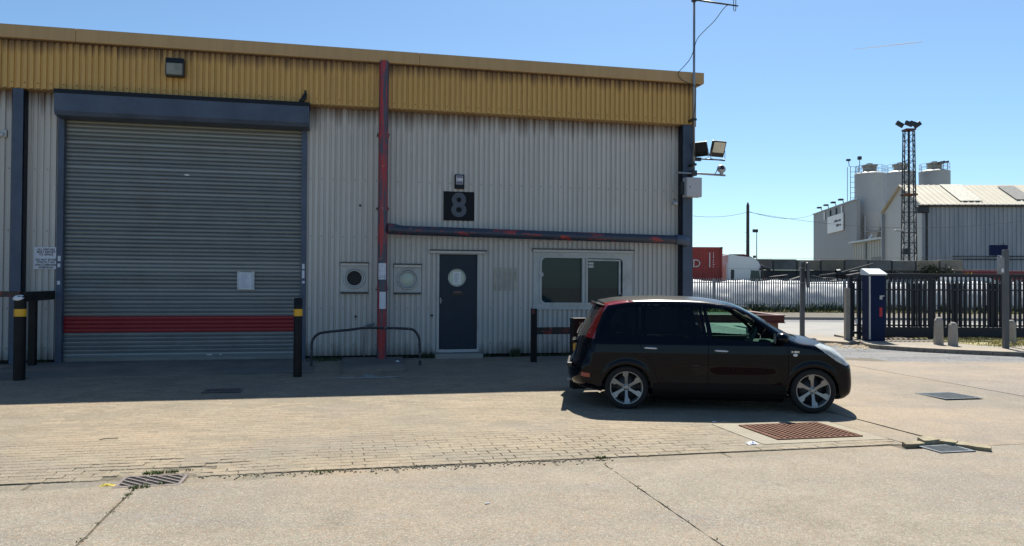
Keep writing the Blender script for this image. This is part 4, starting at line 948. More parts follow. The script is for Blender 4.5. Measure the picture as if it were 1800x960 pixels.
    M['carpaint'] = paint.out(paint.mix(du, (.0012, .0022, .0058), (.035, .035, .033)), None, rough=paint.ramp(du, 0, .5, .03, .26))
    gdark = glass('privacy glass', (.16, .18, .22), (.003, .004, .006), .55, .01); gfr = glass('tinted front glass', (.55, .78, .70), (.003, .006, .005), .92, .01)
    lens = Mat('headlamp glass', .3, 0, .4, 0.).coords(); M['lens'] = lens.out(lens.mix(lens.ramp(lens.noise(9), .4, .6), (.30, .32, .31), (.48, .50, .48)))
    mm = {'front_door_window': gfr, 'rear_door_window': gdark, 'quarter_window': gdark, 'windscreen': gfr, 'rear_window': basic('dusty rear glass', (.085, .08, .065), .18, 0, .3, 3, dirt=(.03, .03, .028)), 'tail_lamp': M['redlens'], 'rear_reflector': M['redlens'], 'headlamp': M['lens'], 'underbody': M['black'], 'sill_panel': basic('matt black sill', (.004, .004, .004), .6, spec=.2), 'lower_grille': M['black'], 'grille': M['black']}
    parts = {}
    for rg, nm in names.items():
        q = Q[reg == rg]
        if not len(q): continue
        u_, inv = np.unique(q, return_inverse=True); inv = inv.reshape(q.shape); vv = V[u_].copy(); nn2 = Nn[u_]
        if nm in ('front_door', 'rear_door', 'body'):
            # boundary vertices draw back a little so that panel gaps are real
            cnt = {}
            for fc in inv:
                for a in range(4): e = tuple(sorted((fc[a], fc[(a+1) % 4]))); cnt[e] = cnt.get(e, 0)+1
            bd = np.zeros(len(vv), bool)
            for e, c in cnt.items():
                if c == 1: bd[e[0]] = bd[e[1]] = True
            acc = np.zeros_like(vv); ct = np.zeros(len(vv)); fcn = vv[inv].mean(1)
            for a in range(4): np.add.at(acc, inv[:, a], fcn); np.add.at(ct, inv[:, a], 1)
            dirv = acc/ct[:, None]-vv; ln = np.linalg.norm(dirv, axis=1)[:, None]+1e-9; amt = .003 if nm != 'body' else .0015
            vv[bd] += (dirv/ln*amt)[bd]
        if 'window' in nm or nm == 'windscreen': vv -= nn2*.006
        if nm in ('tail_lamp', 'headlamp'): vv += nn2*.004
        mb = MB(); mb.v = [tuple(v) for v in vv]; mb.f = [tuple(int(i) for i in fc) for fc in inv]
        me = bpy.data.meshes.new(nm); me.from_pydata(mb.v, [], mb.f); me.materials.append(mm.get(nm, M['carpaint'])); me.polygons.foreach_set('use_smooth', [True]*len(me.polygons))
        bm = bmesh.new(); bm.from_mesh(me); bmesh.ops.recalc_face_normals(bm, faces=bm.faces[:])
        fl = sum((1 if (f_.normal.dot(f_.calc_center_median()-Vector((1.2, 0, .6))) > 0) else -1) for f_ in list(bm.faces)[::7])
        if fl < 0: bmesh.ops.reverse_faces(bm, faces=bm.faces[:])
        bm.to_mesh(me); bm.free()
        # exact normals of the body surface: no seams between panels
        if nm in ('body', 'front_door', 'rear_door'): me.normals_split_custom_set_from_vertices([tuple(n_) for n_ in nn2]) if True else None
        o = bpy.data.objects.new(nm, me); COL.objects.link(o); o.parent = T; parts.setdefault(nm, []).append(o)
    def P_(mb, nm, mat, par=T, sm=False, loc=None): return mb.build(nm, mat, par, sm, loc)
    # wheels
    tyre = Mat('tyre rubber', .8).coords(); tyre = tyre.out((.006, .006, .0065)); rimm = basic('silver alloy', (.30, .30, .29), .35, .5, .06)
    RY = Matrix.Rotation(R_(90), 4, 'X')
    tp = [(.225, -.09), (.235, -.097), (.27, -.100), (.292, -.090), (.299, -.07), (.300, 0), (.299, .07), (.292, .09), (.27, .1), (.235, .097), (.225, .09)]
    tm = MB().lathe(tp, 48, RY).mesh('tyre', tyre, True)
    rb = MB().lathe([(.226, .092), (.222, .098), (.213, .096), (.207, .075), (.200, .03), (.195, -.08), (.222, -.09)], 48, RY)
    rb.lathe([(0, .058), (.022, .060), (.03, .056), (.052, .050), (.058, .035), (.055, .0)], 24, RY)
    for k in range(6):
        a = R_(92+60*k); pts = [(.035, -.018), (.10, -.020), (.15, -.026), (.207, -.034), (.214, .0), (.207, .040), (.165, .042), (.14, .020), (.10, .017), (.035, .018)]
        def fn(x, y, hh, a=a):
            zc = .052+.036*(x/.21)**2 if hh > 0 else .012+.02*(x/.21); return (x*math.cos(a)-y*math.sin(a), -zc, x*math.sin(a)+y*math.cos(a))
        rb.prism(pts, 0, 1, fn)
    rm = rb.mesh('rim', rimm, 35); dk = MB().lathe([(0, .0), (.14, .0), (.145, -.01), (.205, -.03), (.20, -.07)], 32, RY).mesh('brake_disc', M['dark_steel'], True)
    bo = MB()
    for k in range(4): bo.lathe([(0, .062), (.007, .060), (.009, .05)], 8, RY @ Matrix.Translation((.036*math.cos(.8+k*1.571), .036*math.sin(.8+k*1.571), 0)))
    bo = bo.mesh('wheel_nuts', M['black'])
    def wheel(x, s):
        wv = bpy.data.objects.new('wheel', None); COL.objects.link(wv); wv.parent = T; wv.location = (x, s*.705, .300); wv.rotation_euler = (0, x*.4, 0 if s < 0 else math.pi)
        for nm, me in (('tyre', tm), ('rim', rm), ('brake_disc', dk), ('wheel_nuts', bo)): inst(nm, me, wv)
    for x in (0, 2.477):
        for s in (-1, 1): wheel(x, s)
    for x in (0, 2.477):
        for s in (-1, 1): P_(MB().lathe([(.345, .40), (.345, .78)], 40, RY @ Matrix.Translation((x, .285, 0)) @ Matrix.Scale(-s, 4, (0, 0, 1)), math.pi).lathe([(0, .42), (.345, .42)], 40, RY @ Matrix.Translation((x, .285, 0)) @ Matrix.Scale(-s, 4, (0, 0, 1)), math.pi), 'arch_liner', M['black'], T, True)
    # trim: handles, mirrors, plate, badge, aerial, spoiler lamp
    def ysurf(x, z):
        lo, hi = .2, 1.2
        for _ in range(30):
            m = (lo+hi)/2
            if f(np.array([x]), np.array([m]), np.array([z]))[0] > 0: hi = m
            else: lo = m
        return lo
    chrome = basic('satin chrome', (.55, .55, .56), .25, .7, .03)
    for s in (-1, 1):
        for (x0, x1, z0, dn) in ((.23, .415, .852, 'rear_door'), (1.17, 1.36, .826, 'front_door')):
            pts = []
            for k in range(7): x = x0+(x1-x0)*k/6; pts.append((x, s*(ysurf(x, z0)+(.004 if k in (0, 6) else .022)), z0-.008*k/6))
            P_(MB().tube(pts, [.010, .015, .016, .016, .016, .015, .010], 8), 'door_handle', chrome, T, True)
        ym = s*(ysurf(1.98, .99)); mo = MB()
        mo.lathe([(0, -.075), (.05, -.07), (.085, -.03), (.095, .02), (.075, .07), (.03, .10), (0, .105)], 20, Matrix.Translation((2.03, ym+s*.10, 1.005)) @ Matrix.Rotation(R_(90), 4, 'Y') @ Matrix.Scale(1.25, 4, (0, 1, 0)) @ Matrix.Scale(.82, 4, (1, 0, 0)))
        mo.tube([(1.99, ym*.96, .96), (2.01, ym+s*.06, .975)], .028, 10); mir = P_(mo, 'door_mirror', M['carpaint'], T, True)
        P_(MB().lathe([(0, 0), (.075, 0)], 20, Matrix.Translation((1.952, ym+s*.10, 1.005)) @ Matrix.Rotation(R_(90), 4, 'Y')), 'mirror_glass', chrome, mir)
        P_(MB().lathe([(0, .008), (.012, .006), (.02, 0)], 14, Matrix.Translation((2.235, s*(ysurf(2.235, .78)), .78)) @ Matrix.Rotation(R_(-90*s), 4, 'X') @ Matrix.Scale(1.5, 4, (1, 0, 0))), 'side_repeater', M['white'], T, True)
    bd = text_mb('n-tec', .05, lambda x, y, z: (2.235+x, -(ysurf(2.235, .825)+.003), .825+y), bold=.002); P_(bd, 'badge', chrome)
    def xback(y, z):
        lo, hi = -.2, 1.2
        for _ in range(30):
            m = (lo+hi)/2
            if f(np.array([-m]), np.array([y]), np.array([z]))[0] > 0: hi = m
            else: lo = m
        return -lo
    xb = xback(0, .80)
    pl_ = P_(MB().bbox((xb-.02, -.25, .745), (xb+.02, .25, .855), .004), 'number_plate', basic('yellow number plate', (.55, .30, .03), .4, 0, .05))
    gl = MB(); rr = random.Random(9)
    for k in range(7):
        if k == 4: continue
        y = .20-k*.066
        for (a, b, c, d) in ((0, .008, 0, .07), (.03, .038, 0, .07), (0, .038, .03, .038))[:rr.choice((2, 3, 3))]: gl.box((xb-.0215, y-b-.0, .765+c), (xb-.0195, y-a, .765+d))
    P_(gl, 'plate_characters', M['black'], pl_)
    P_(MB().bbox((xb-.035, -.30, .875), (xb+.02, .30, .915), .012), 'plate_trim', M['carpaint'])
    P_(MB().bbox((-.485, -.09, 1.415), (-.42, .09, 1.446), .008), 'brake_light', M['redlens'])
    sp_o = [(-.475+.24*(abs(y)/.66)**3.2, y) for y in [k*.058-.58 for k in range(21)]]; sp_i = [(x+.12, y*.97) for x, y in reversed(sp_o)]
    P_(MB().prism(sp_o+sp_i, 1.452, 1.474, lambda x, y, hh: (x, y, hh-.16*y*y)), 'spoiler', M['carpaint'])
    P_(MB().lathe([(.03, 0), (.02, .03), (.006, .045), (0, .046)], 10, Matrix.Translation((-.05, 0, 1.535))), 'aerial_base', M['black'])
    P_(MB().tube([(xback(0, .99)-.015, .0, .99), (xback(.2, 1.05)-.02, .2, 1.05), (xback(.3, 1.13)-.02, .34, 1.12)], .009, 6), 'rear_wiper', M['black'])
    P_(MB().bbox((xback(0, .55)-.012, -.62, .56), (xback(0, .55)+.06, .62, .615), .015), 'bumper_ledge', M['black'])
    P_(MB().tube([(-.55, .45, .27), (-.84, .45, .25)], .025, 10), 'exhaust', M['galv'])
    P_(MB().tube([(-.15, -.03, 1.51), (.3, -.03, 1.51)], .004, 4), 'roof_seam', M['black'])
    for s in (-1, 1):
        sill = MB().bbox((.42, s*.775-.02, .205), (2.07, s*.775+.02, .30), .015); pass
    # cabin
    cab = M['dark_in']; seatm = basic('dark seat fabric', (.025, .028, .032), .9)
    def seat(x, y, nm='seat'):
        st = bpy.data.objects.new(nm, None); COL.objects.link(st); st.parent = T; st.location = (x, y, 0)
        MB().bbox((-.25, -.24, .50), (.28, .24, .66), .05).build('cushion', seatm, st, 50)
        MB().bbox((-.07, -.23, 0), (.07, .23, .56), .05, Matrix.Translation((-.27, 0, .60)) @ Matrix.Rotation(R_(-14), 4, 'Y')).build('backrest', seatm, st, 50)
        MB().bbox((-.05, -.13, 0), (.05, .13, .18), .04, Matrix.Translation((-.44, 0, 1.17)) @ Matrix.Rotation(R_(-10), 4, 'Y')).build('headrest', seatm, st, 50)
    seat(1.35, -.36, 'front_seat'); seat(1.35, .36, 'front_seat')
    MB().bbox((.05, -.62, .50), (.6, .62, .68), .05).bbox((-.07, -.62, 0), (.07, .62, .52), .05, Matrix.Translation((.05, 0, .62)) @ Matrix.Rotation(R_(-12), 4, 'Y')).build('rear_seat', seatm, T, 50)
    MB().bbox((1.88, -.66, .74), (2.28, .66, .90), .05).bbox((1.88, -.5, .88), (2.0, -.22, .95), .03).build('dashboard', cab, T, 50)
    MB().bbox((.35, -.70, .13), (2.12, .70, .30), .03).build('under_shade_box', basic('under car shade black', (.004, .004, .004), .9, spec=.1), T)  # black box added to darken the gap under the car like shade
    MB().box((-.4, -.70, .28), (2.2, .70, .34)).box((2.2, -.7, .28), (2.26, .7, .8)).box((-.2, -.6, .34), (-.15, .6, .9)).build('cabin_floor', cab, T)
    for s in (-1, 1): MB().bbox((.3, s*.74-.015, .4), (2.0, s*.74+.015, .935), .01).build('door_lining', basic('grey door lining', (.06, .065, .065), .8), T)
    sw = Matrix.Translation((1.74, -.36, .965)) @ Matrix.Rotation(R_(-64), 4, 'Y')
    st = MB().tube([sw @ Vector((.165*math.cos(t), .165*math.sin(t), 0)) for t in [2*math.pi*k/28 for k in range(28)]], .013, 8, closed=True)
    st.bbox((-.05, -.06, -.03), (.05, .06, .01), .02, sw)
    for t_ in (0, math.pi/2*1.15, math.pi, -math.pi/2*1.15): st.tube([sw @ Vector((.04*math.cos(t_+1.57), .04*math.sin(t_+1.57), -.01)), sw @ Vector((.165*math.cos(t_+1.57), .165*math.sin(t_+1.57), 0))], .014, 6)
    st.build('steering_wheel', basic('grey wheel leather', (.10, .11, .11), .5), T, True)
    MB().bbox((1.55, -.10, 1.37), (1.58, .10, 1.43), .01).build('rear_view_mirror', M['black'], T)
build_car()
# ================================================================== GATE, PAVEMENT AND POSTS AT RIGHT
PAV = concrete('pavement concrete', (.27, .245, .20), (.33, .30, .25), .3)
def poly_slab(name, pts, z0, z1, mat, parent=None, label=None):
    mb = MB(); mb.prism(pts, z0, z1); return mb.build(name, mat, parent)
pave = struct(poly_slab('pavement', [(10.62, 23.6), (10.1, 21.55), (10.85, 20.35), (12.7, 19.2), (30, 17.2), (30, 26.0), (10.9, 26.0)], -.15, .085, PAV))
kp = [(10.62, 23.6), (9.98, 21.55), (10.35, 20.75), (10.85, 20.22), (11.7, 19.62), (12.7, 19.08), (15, 18.5), (20, 17.9), (30, 17.0)]
kt = thing('kerb', 'dark weathered kerb curving round the gate pavement', 'kerb', (0, 0, 0))
kdm = basic('weathered kerb concrete', (.20, .18, .15), .9, 0, .25, 3, .4, dirt=(.09, .08, .07))
pk = smooth([(x, y, 0) for x, y in kp], 4); acc = []
for i in range(len(pk)-1):
    a, b = pk[i], pk[i+1]; k = max(1, int((b-a).length/.9))
    for j in range(k):
        p, q = a.lerp(b, j/k), a.lerp(b, (j+1)/k); d = q-p
        Mx = Matrix.Translation(p) @ Matrix.Rotation(math.atan2(d.y, d.x), 4, 'Z'); MB().bbox((.004, -.0, -.1), (d.length-.004, .13, .10), .015, Mx).build('kerbstone', kdm, kt)
isl = struct(poly_slab('pavement', [(8.95, 24.2), (9.3, 23.3), (9.9, 22.6), (10.55, 23.0), (10.55, 26.0), (9.2, 26)], -.1, .07, PAV))
sd_ = concrete('sandy debris', (.40, .32, .20), (.46, .38, .26), .5)
mb = MB(); rr = random.Random(5)
for k in range(70):
    x, y = 9.75+rr.gauss(0, .35), 22.1+rr.gauss(0, .45); r = rr.uniform(.03, .12)
    mb.lathe([(0, r*.4), (r*.7, r*.25), (r, -.01)], 7, Matrix.Translation((x, y, -.01)))
tag(mb.build('sandy_rubble', sd_, None, True), 'spill of sandy rubble on the asphalt beside the kerb corner', 'rubble', None, 'stuff')
gb = struct(sheet('grass_bank', [(13.0, 21.4), (30, 20.4), (30, 25.6), (12.6, 25.0)], .092, basic('dry grass soil', (.28, .25, .12), .95, 0, .3, 2, .5, dirt=(.12, .13, .05)), 4, 4))
rr = random.Random(8); sp = [(rr.uniform(13, 22), rr.uniform(20.9, 25.2), 1, .25, rr.uniform(.5, 1.2)) for _ in range(420)]
tufts('grass', sp, M['dryblade'], 26, .10, .09, lab='dry yellow grass along the foot of the gate', seed=9, world=True, wd=.008)
sp = [(rr.uniform(11.5, 22), rr.uniform(24.5, 25.2), 1, .2, rr.uniform(.5, 1.5)) for _ in range(160)]
tufts('gate_weeds', sp, M['weed'], 26, .32, .09, lab='dark leafy weeds growing behind the sliding gate', seed=10, world=True, wd=.02)
navyg = M['navy_gate'] = basic('dark blue gate paint', (.003, .006, .016), .6, 0, .2, 2)
g = thing('sliding_gate', 'long dark blue sliding gate with close vertical bars across the yard exit', 'gate', (11.15, 24.05, .09))
GL = 9.5
bar = MB().bbox((-.026, -.02, .32), (.026, .02, 1.97), .004).mesh('bar', navyg)
MB().bbox((0, -.05, 1.93), (GL, .05, 2.03), .008).build('top_rail', navyg, g); MB().bbox((0, -.045, 1.50), (GL, .045, 1.54), .004).build('middle_rail', navyg, g)
MB().bbox((0, -.06, .06), (GL, .06, .36), .01).build('bottom_beam', navyg, g)
for k in range(67): inst('bar', bar, g, (.12+k*.14, 0, 0))
for x in (.02, 1.95, 4.4, 6.9, 9.4): MB().bbox((x-.06, -.055, .0), (x+.06, .055, 1.97), .006).build('stile', navyg, g)
g2 = thing('fixed_fence', 'dark blue palisade fence standing just behind the sliding gate', 'fence', (10.9, 24.75, .09))
pal = MB().prism([(-.035, 0), (.035, 0), (.035, 1.66), (.018, 1.78), (0, 1.70), (-.018, 1.78), (-.035, 1.66)], -.012, .012, lambda x, z, h: (x, h, z)).mesh('pale', navyg)
for k in range(60): inst('pale', pal, g2, (.1+k*.163, 0, 0))
for z in (.35, 1.5): MB().bbox((0, .012, z), (9.8, .05, z+.05), .004).build('rail', navyg, g2)
for k in range(6): MB().bbox((.6+k*2.0, .05, -.1), (.72+k*2.0, .15, 1.75+.1*(k % 2)), .006).build('post', M['dark_steel'], g2)
t = thing('gate_motor_cabinet', 'tall navy steel cabinet with sloped pale lid at the gate end', 'cabinet', (10.88, 23.1, .085))
nb = basic('navy cabinet paint', (.003, .012, .050), .6, 0, .12, 1.5, spec=.15)
MB().bbox((-.24, -.22, 0), (.24, .25, 1.98), .01).build('body', nb, t)
MB().prism([(-.27, 1.96), (-.30, 2.0), (.22, 2.17), (.29, 2.15), (.29, 1.98)], -.27, .27, lambda y, z, h: (h, y, z)).build('lid', basic('pale lid', (.45, .50, .56), .35, .2, .05), t)
MB().bbox((-.245, -.235, .05), (-.20, -.215, 1.93), .004).build('edge_strip', M['alu'], t)
MB().bbox((.07, -.235, 1.24), (.15, -.218, 1.36), .004).bbox((.10, -.25, 1.33), (.2, -.235, 1.36), .003).build('lock', M['alu'], t)
MB().bbox((.065, -.230, .73), (.15, -.218, 1.0), .006).build('red_label', basic('red label', (.40, .01, .02), .5), t)
t = thing('gate_post', 'pair of dark gate posts left of the navy cabinet', 'gate post', (10.52, 23.6, .0))
for x in (-.12, .14): MB().bbox((x-.05, -.06, 0), (x+.05, .06, 2.10 if x > 0 else 2.06), .008).build('post', navyg, t)
MB().bbox((-.12, -.03, 1.88), (.3, .03, 1.94), .005).bbox((-.12, -.03, .25), (.3, .03, .33), .005).build('rail', navyg, t)
MB().bbox((-.30, -.09, 0), (-.16, .06, 1.66), .01).build('grey_post', M['conc_item'], t); MB().bbox((.0, -.07, .58), (.07, -.055, .70), .003).build('tag', M['white'], t)
t = thing('sign_post', 'grey steel post carrying a dark blue sign seen nearly edge-on', 'sign post', (9.6, 25.4, 0))
gp_ = basic('grey post paint', (.08, .086, .095), .5, 0, .15, 3)
MB().bbox((-.065, -.065, -.05), (.065, .065, 2.52), .01).build('post', gp_, t)
MB().prism(rrect(-.19, .19, 1.66, 2.50, .13), -.02, .02, lambda x, z, h: Matrix.Rotation(R_(58), 4, 'Z') @ Vector((x, h, z))).build('sign_plate', navyg, t).location = (.14, -.12, 0)
for z in (1.8, 2.3): MB().bbox((-.075, -.075, z), (.16, .075, z+.03), .004).build('clip', M['galv'], t)
t = thing('intercom_post', 'tall grey post with intercom boxes at the right of the gate', 'post', (13.15, 20.45, .085))
MB().bbox((-.07, -.06, 0), (.055, .06, 2.62), .008).build('post', gp_, t)
MB().bbox((-.20, -.08, 1.98), (-.08, .06, 2.42), .012).build('intercom_box', basic('mid grey box', (.22, .23, .24), .5), t); MB().bbox((-.17, -.09, 2.02), (-.11, -.078, 2.12), .004).build('label', M['white'], t)
MB().bbox((-.20, -.04, 2.44), (-.12, .04, 2.47), .004).build('bracket', M['galv'], t)
t = thing('gate_control_frame', 'navy bracket frame with a column of white notices behind the intercom post', 'sign', (13.55, 21.3, .085))
MB().bbox((-.30, -.04, 2.50), (.18, .04, 2.80), .01).bbox((.10, -.04, 0), (.18, .04, 2.52), .006).build('frame', nb, t)
MB().tube([(.02, 0, 2.78), (.02, 0, 2.84), (.1, 0, 2.84), (.1, 0, 2.78)], .008, 6).build('lifting_eye', M['dark_steel'], t)
for k in range(5): MB().bbox((-.03, -.05, 2.02+k*.10), (.085, -.035, 2.10+k*.10), .003).build('notice', M['white'], t)
def cbol(x, y, r, h, label, rz=0):
    t = thing('concrete_bollard', label, 'bollard', (x, y, .08), rz, 'concrete bollards on the gate pavement')
    MB().lathe([(r*1.05, -.1), (r*.98, h*.5), (r*.9, h*.88), (r*.62, h*.96), (r*.2, h), (0, h)], 6, Matrix.Rotation(.4, 4, 'Z')).build('post', M['conc_item'], t)
cbol(12.04, 21.68, .125, .78, 'concrete bollard with chipped rounded head, left one of the pair before the gate')
cbol(12.20, 21.25, .125, .66, 'shorter flat-sided concrete bollard, right one of the pair before the gate', .3)
cbol(14.30, 22.0, .12, .70, 'concrete bollard standing just right of the intercom post')
t = thing('marker_post', 'black post with yellow band cut by the right edge of the photo', 'post', (13.53, 20.05, .085))
MB().tube([(0, 0, 0), (0, 0, 1.38)], .06, 16).build('post', M['black_paint'], t, 40); MB().tube([(0, 0, 1.15), (0, 0, 1.30)], .063, 16, cap=False).build('reflective_band', M['yellow_band'], t, True)
# red H-beam barrier
t = thing('beam_barrier', 'rusty dark red H-beam barrier bent round a corner behind the car bonnet', 'barrier', (9.5, 27.2, 0))
def hbeam(a, b, z, nm):
    a, b = Vector(a), Vector(b); d = b-a; Mx = Matrix.Translation((a.x, a.y, z)) @ Matrix.Rotation(math.atan2(d.y, d.x), 4, 'Z'); l = d.length
    MB().box((0, -.13, .26), (l, .13, .285), Mx).box((0, -.13, 0), (l, .13, .025), Mx).box((0, -.01, .025), (l, .01, .26), Mx).build(nm, M['red_steel'], t)
hbeam((-3.2, 0), (.15, 0), .40, 'beam'); hbeam((.05, .14), (.2, 6.2), .40, 'beam')
MB().bbox((-.36, -.1, 0), (-.10, .1, .40), .01).build('post', M['rust'], t); MB().bbox((-.42, -.16, 0), (.02, .16, .05), .01).build('base_plate', M['rust'], t); MB().bbox((-2.9, -.1, 0), (-2.7, .1, .40), .01).build('post', M['rust'], t)
# ================================================================== BACKGROUND
pf = thing('palisade_fence', 'long grey steel palisade fence along the far side of the road', 'fence', (9.0, 48.5, .1))
gm = basic('dull galvanised', (.27, .28, .285), .55, .3, .2, 2)
pm = MB().prism([(-.042, 0), (.042, 0), (.042, 1.92), (.018, 2.06), (0, 2.12), (-.018, 2.06), (-.042, 1.92)], -.01, .012, lambda x, z, h: (x, h, z)).mesh('pale', gm)
for k in range(205): inst('pale', pm, pf, (k*.142, 0, 0))
for z in (.42, 1.78): MB().box((0, .012, z), (29.2, .06, z+.05)).build('rail', gm, pf)
for k in range(11): MB().bbox((1.0+k*2.75, .06, -.1), (1.1+k*2.75, .16, 2.05), .004).build('post', gm, pf)
rr = random.Random(11); sp = [(rr.uniform(9, 38), rr.uniform(47.3, 49.2), 1, .4, rr.uniform(.2, 1.25)*(1.3 if 15 < i % 40 < 32 else .7)) for i in range(520)]
tufts('verge_weeds', sp, M['weed'], 20, .5, .1, lab='dark scrubby weeds at the foot of the palisade fence', seed=12, world=True, wd=.03)
sp = [(rr.uniform(9, 38), rr.uniform(46, 48.2), 1, .4, rr.uniform(.2, 1.)) for i in range(160)]
tufts('dry_weeds', sp, M['dryblade'], 14, .3, .1, lab='dry pale weeds in front of the palisade fence', seed=13, world=True, wd=.02)
# white sheeted heap
mb = MB(); nx_, ny_ = 200, 22
for j in range(ny_+1):
    for i in range(nx_+1):
        x = 8.5+31*i/nx_; t_ = j/ny_; hgt = 2.0+.12*(vnoise(x*.8, 3)-.5)-.05*abs(math.sin(x*1.9+vnoise(x, 2)*3))**6
        z = hgt*math.sin(min(t_*1.15, 1)*math.pi/2)**.8+(vnoise(x*1.3, t_*3)-.5)*.14+(vnoise(x*4, t_*9)-.5)*.09
        mb.v.append((x, 48.95+2.6*t_**1.1+(vnoise(x*.9, 7+t_*3)-.5)*.2, max(z, .06)+.05))
for j in range(ny_):
    for i in range(nx_): k = j*(nx_+1)+i; mb.f.append((k, k+1, k+nx_+2, k+nx_+1))
tag(mb.build('white_tarpaulin', basic('creased white sheeting', (.74, .74, .74), .6, 0, .06, 1, .3, dirt=(.4, .4, .42), dsc=.6, damt=.6), None, 50), 'long heap under creased white sheeting behind the palisade fence', 'tarpaulin')
# lorry
t = thing('lorry', 'white lorry cab coupled in front of a red container, facing right', 'lorry', (15.0, 54.0, .1))
wh = basic('white cab paint', (.66, .68, .66), .35, 0, .05, 1)
def ext(pts, y0, y1, nm, mat, par=t, sm=False): return MB().prism(pts, y0, y1, lambda x, z, h: (x, h, z)).build(nm, mat, par, sm)
ext([(.15, .9), (2.55, .9), (2.62, 1.9), (2.60, 2.35), (2.50, 2.95), (2.35, 3.30), (2.10, 3.52), (1.75, 3.64), (.9, 3.72), (.50, 3.82), (.30, 3.86), (.22, 3.80)], 0, 2.4, 'cab', wh)
ext([(.10, 1.0), (.24, 1.0), (.34, 3.8), (.10, 3.0)], .1, 2.3, 'side_fairing', wh)
ext([(.36, 1.5), (.62, 1.5), (.62, 2.75), (.40, 2.75)], -.015, .02, 'side_vent', M['black'])
ext([(1.72, 1.75), (2.40, 1.75), (2.44, 2.05), (2.36, 2.68), (1.80, 2.72)], -.02, .02, 'door_window', M['glass_w'])
ext([(2.36, 2.72), (2.62, 2.68), (2.64, 2.95), (2.50, 3.0)], -.12, .05, 'sun_visor', M['black']); ext([(2.45, 2.1), (2.60, 2.1), (2.60, 2.65), (2.45, 2.65)], -.30, -.12, 'wing_mirror', M['black'])
MB().box((.25, -.006, 2.80), (2.5, 0, 2.83)).build('seam', M['alu'], t)
for x in (.9, -3.2, -4.5, -9): MB().lathe([(0, -.12), (.3, -.12), (.5, -.1), (.52, .1), (.3, .14), (0, .14)], 24, Matrix.Translation((x+.6, .2, .52)) @ Matrix.Rotation(R_(90), 4, 'X')).build('wheel', M['black'], t, True)
MB().bbox((-12.3, .5, 1.0), (2.4, 1.9, 1.3), .03).build('chassis', M['dark_steel'], t)
t = thing('shipping_container', 'red shipping container with white lettering on the lorry trailer', 'container', (2.60, 54.0, 1.55))
rc_ = basic('container red', (.30, .03, .024), .5, 0, .15, 1, dirt=(.12, .03, .025))
mb = MB(); x = 0.; L2 = 12.2
pr = [(0, 0), (.07, .0), (.11, .036), (.18, .036)]
MB().box((0, .05, 0), (L2, 2.4, 2.88)).build('body', rc_, t)
mb = MB(); k = 0
while x < L2-.4:
    xs_ = [x, x+.07, x+.11, x+.18, x+.22]; ys_ = [.0, .0, .036, .036, .0]
    for i in range(4): mb.add([(xs_[i]+.1, ys_[i], .15), (xs_[i+1]+.1, ys_[i+1], .15), (xs_[i+1]+.1, ys_[i+1], 2.74), (xs_[i]+.1, ys_[i], 2.74)], [(0, 1, 2, 3)])
    x += .22
mb.build('corrugated_side', rc_, t)
for a, b in (((0, -.02, 0), (L2, .06, .16)), ((0, -.02, 2.74), (L2, .06, 2.88)), ((0, -.02, .16), (.12, .06, 2.74)), ((L2-.14, -.02, .16), (L2, .06, 2.74))): MB().bbox(a, b, .01).build('edge_rail', rc_, t)
for z in (0, 2.76): MB().bbox((L2-.17, -.04, z), (L2+.01, .1, z+.13), .01).build('corner_casting', M['dark_steel'], t)
wp_ = basic('white container lettering', (.55, .50, .48), .6)
text_mb('SÜD', .80, lambda x, y, z: (x, -.006, 1.70+y), 'RIGHT', bold=.0).build('lettering', wp_, t).location = (L2-1.52, 0, 0)
MB().box((L2-.94, -.006, 1.45), (L2-.86, -.002, 2.5)).build('print_strip', wp_, t); MB().box((L2-.66, -.006, 2.1), (L2-.61, -.002, 2.5)).build('print_strip', wp_, t)
for k, z in enumerate((1.92, 1.78, 1.62, 1.45)): MB().box((L2-.68, -.006, z), (L2-.61+.05*(k == 2), -.002, z+.07)).build('print_mark', wp_, t)
t = thing('crane_lorry', 'dark lorry with a red folded crane arm showing above the white cab', 'lorry', (17.4, 58.5, .1))
ext([(-1.2, 4.05), (.45, 4.05), (1.0, 3.85), (1.5, 3.5), (1.5, 3.35), (.95, 3.6), (.4, 3.82), (-1.2, 3.78)], .5, .8, 'crane_arm', M['red_steel'], t)
ext([(.7, 1.5), (1.6, 1.5), (1.75, 2.6), (1.5, 3.4), (1.0, 3.5), (.7, 3.3)], 0, 2.2, 'cab', M['dark_steel'], t); ext([(.85, 1.2), (1.9, 1.2), (1.9, 2.3), (.9, 2.3)], -.1, 0, 'red_panel', M['red_steel'], t)
MB().tube([(1.2, .4, 3.5), (1.9, .4, 3.0), (2.4, .4, 2.9)], .12, 8).build('hose', M['dark_steel'], t, True)
for x in (.6, 3.4): MB().lathe([(0, -.12), (.5, -.1), (.5, .1), (0, .14)], 20, Matrix.Translation((x, .3, .5)) @ Matrix.Rotation(R_(90), 4, 'X')).build('wheel', M['black'], t)
MB().bbox((-4, .4, .9), (4.5, 2, 1.5), .03).build('chassis', M['dark_steel'], t)
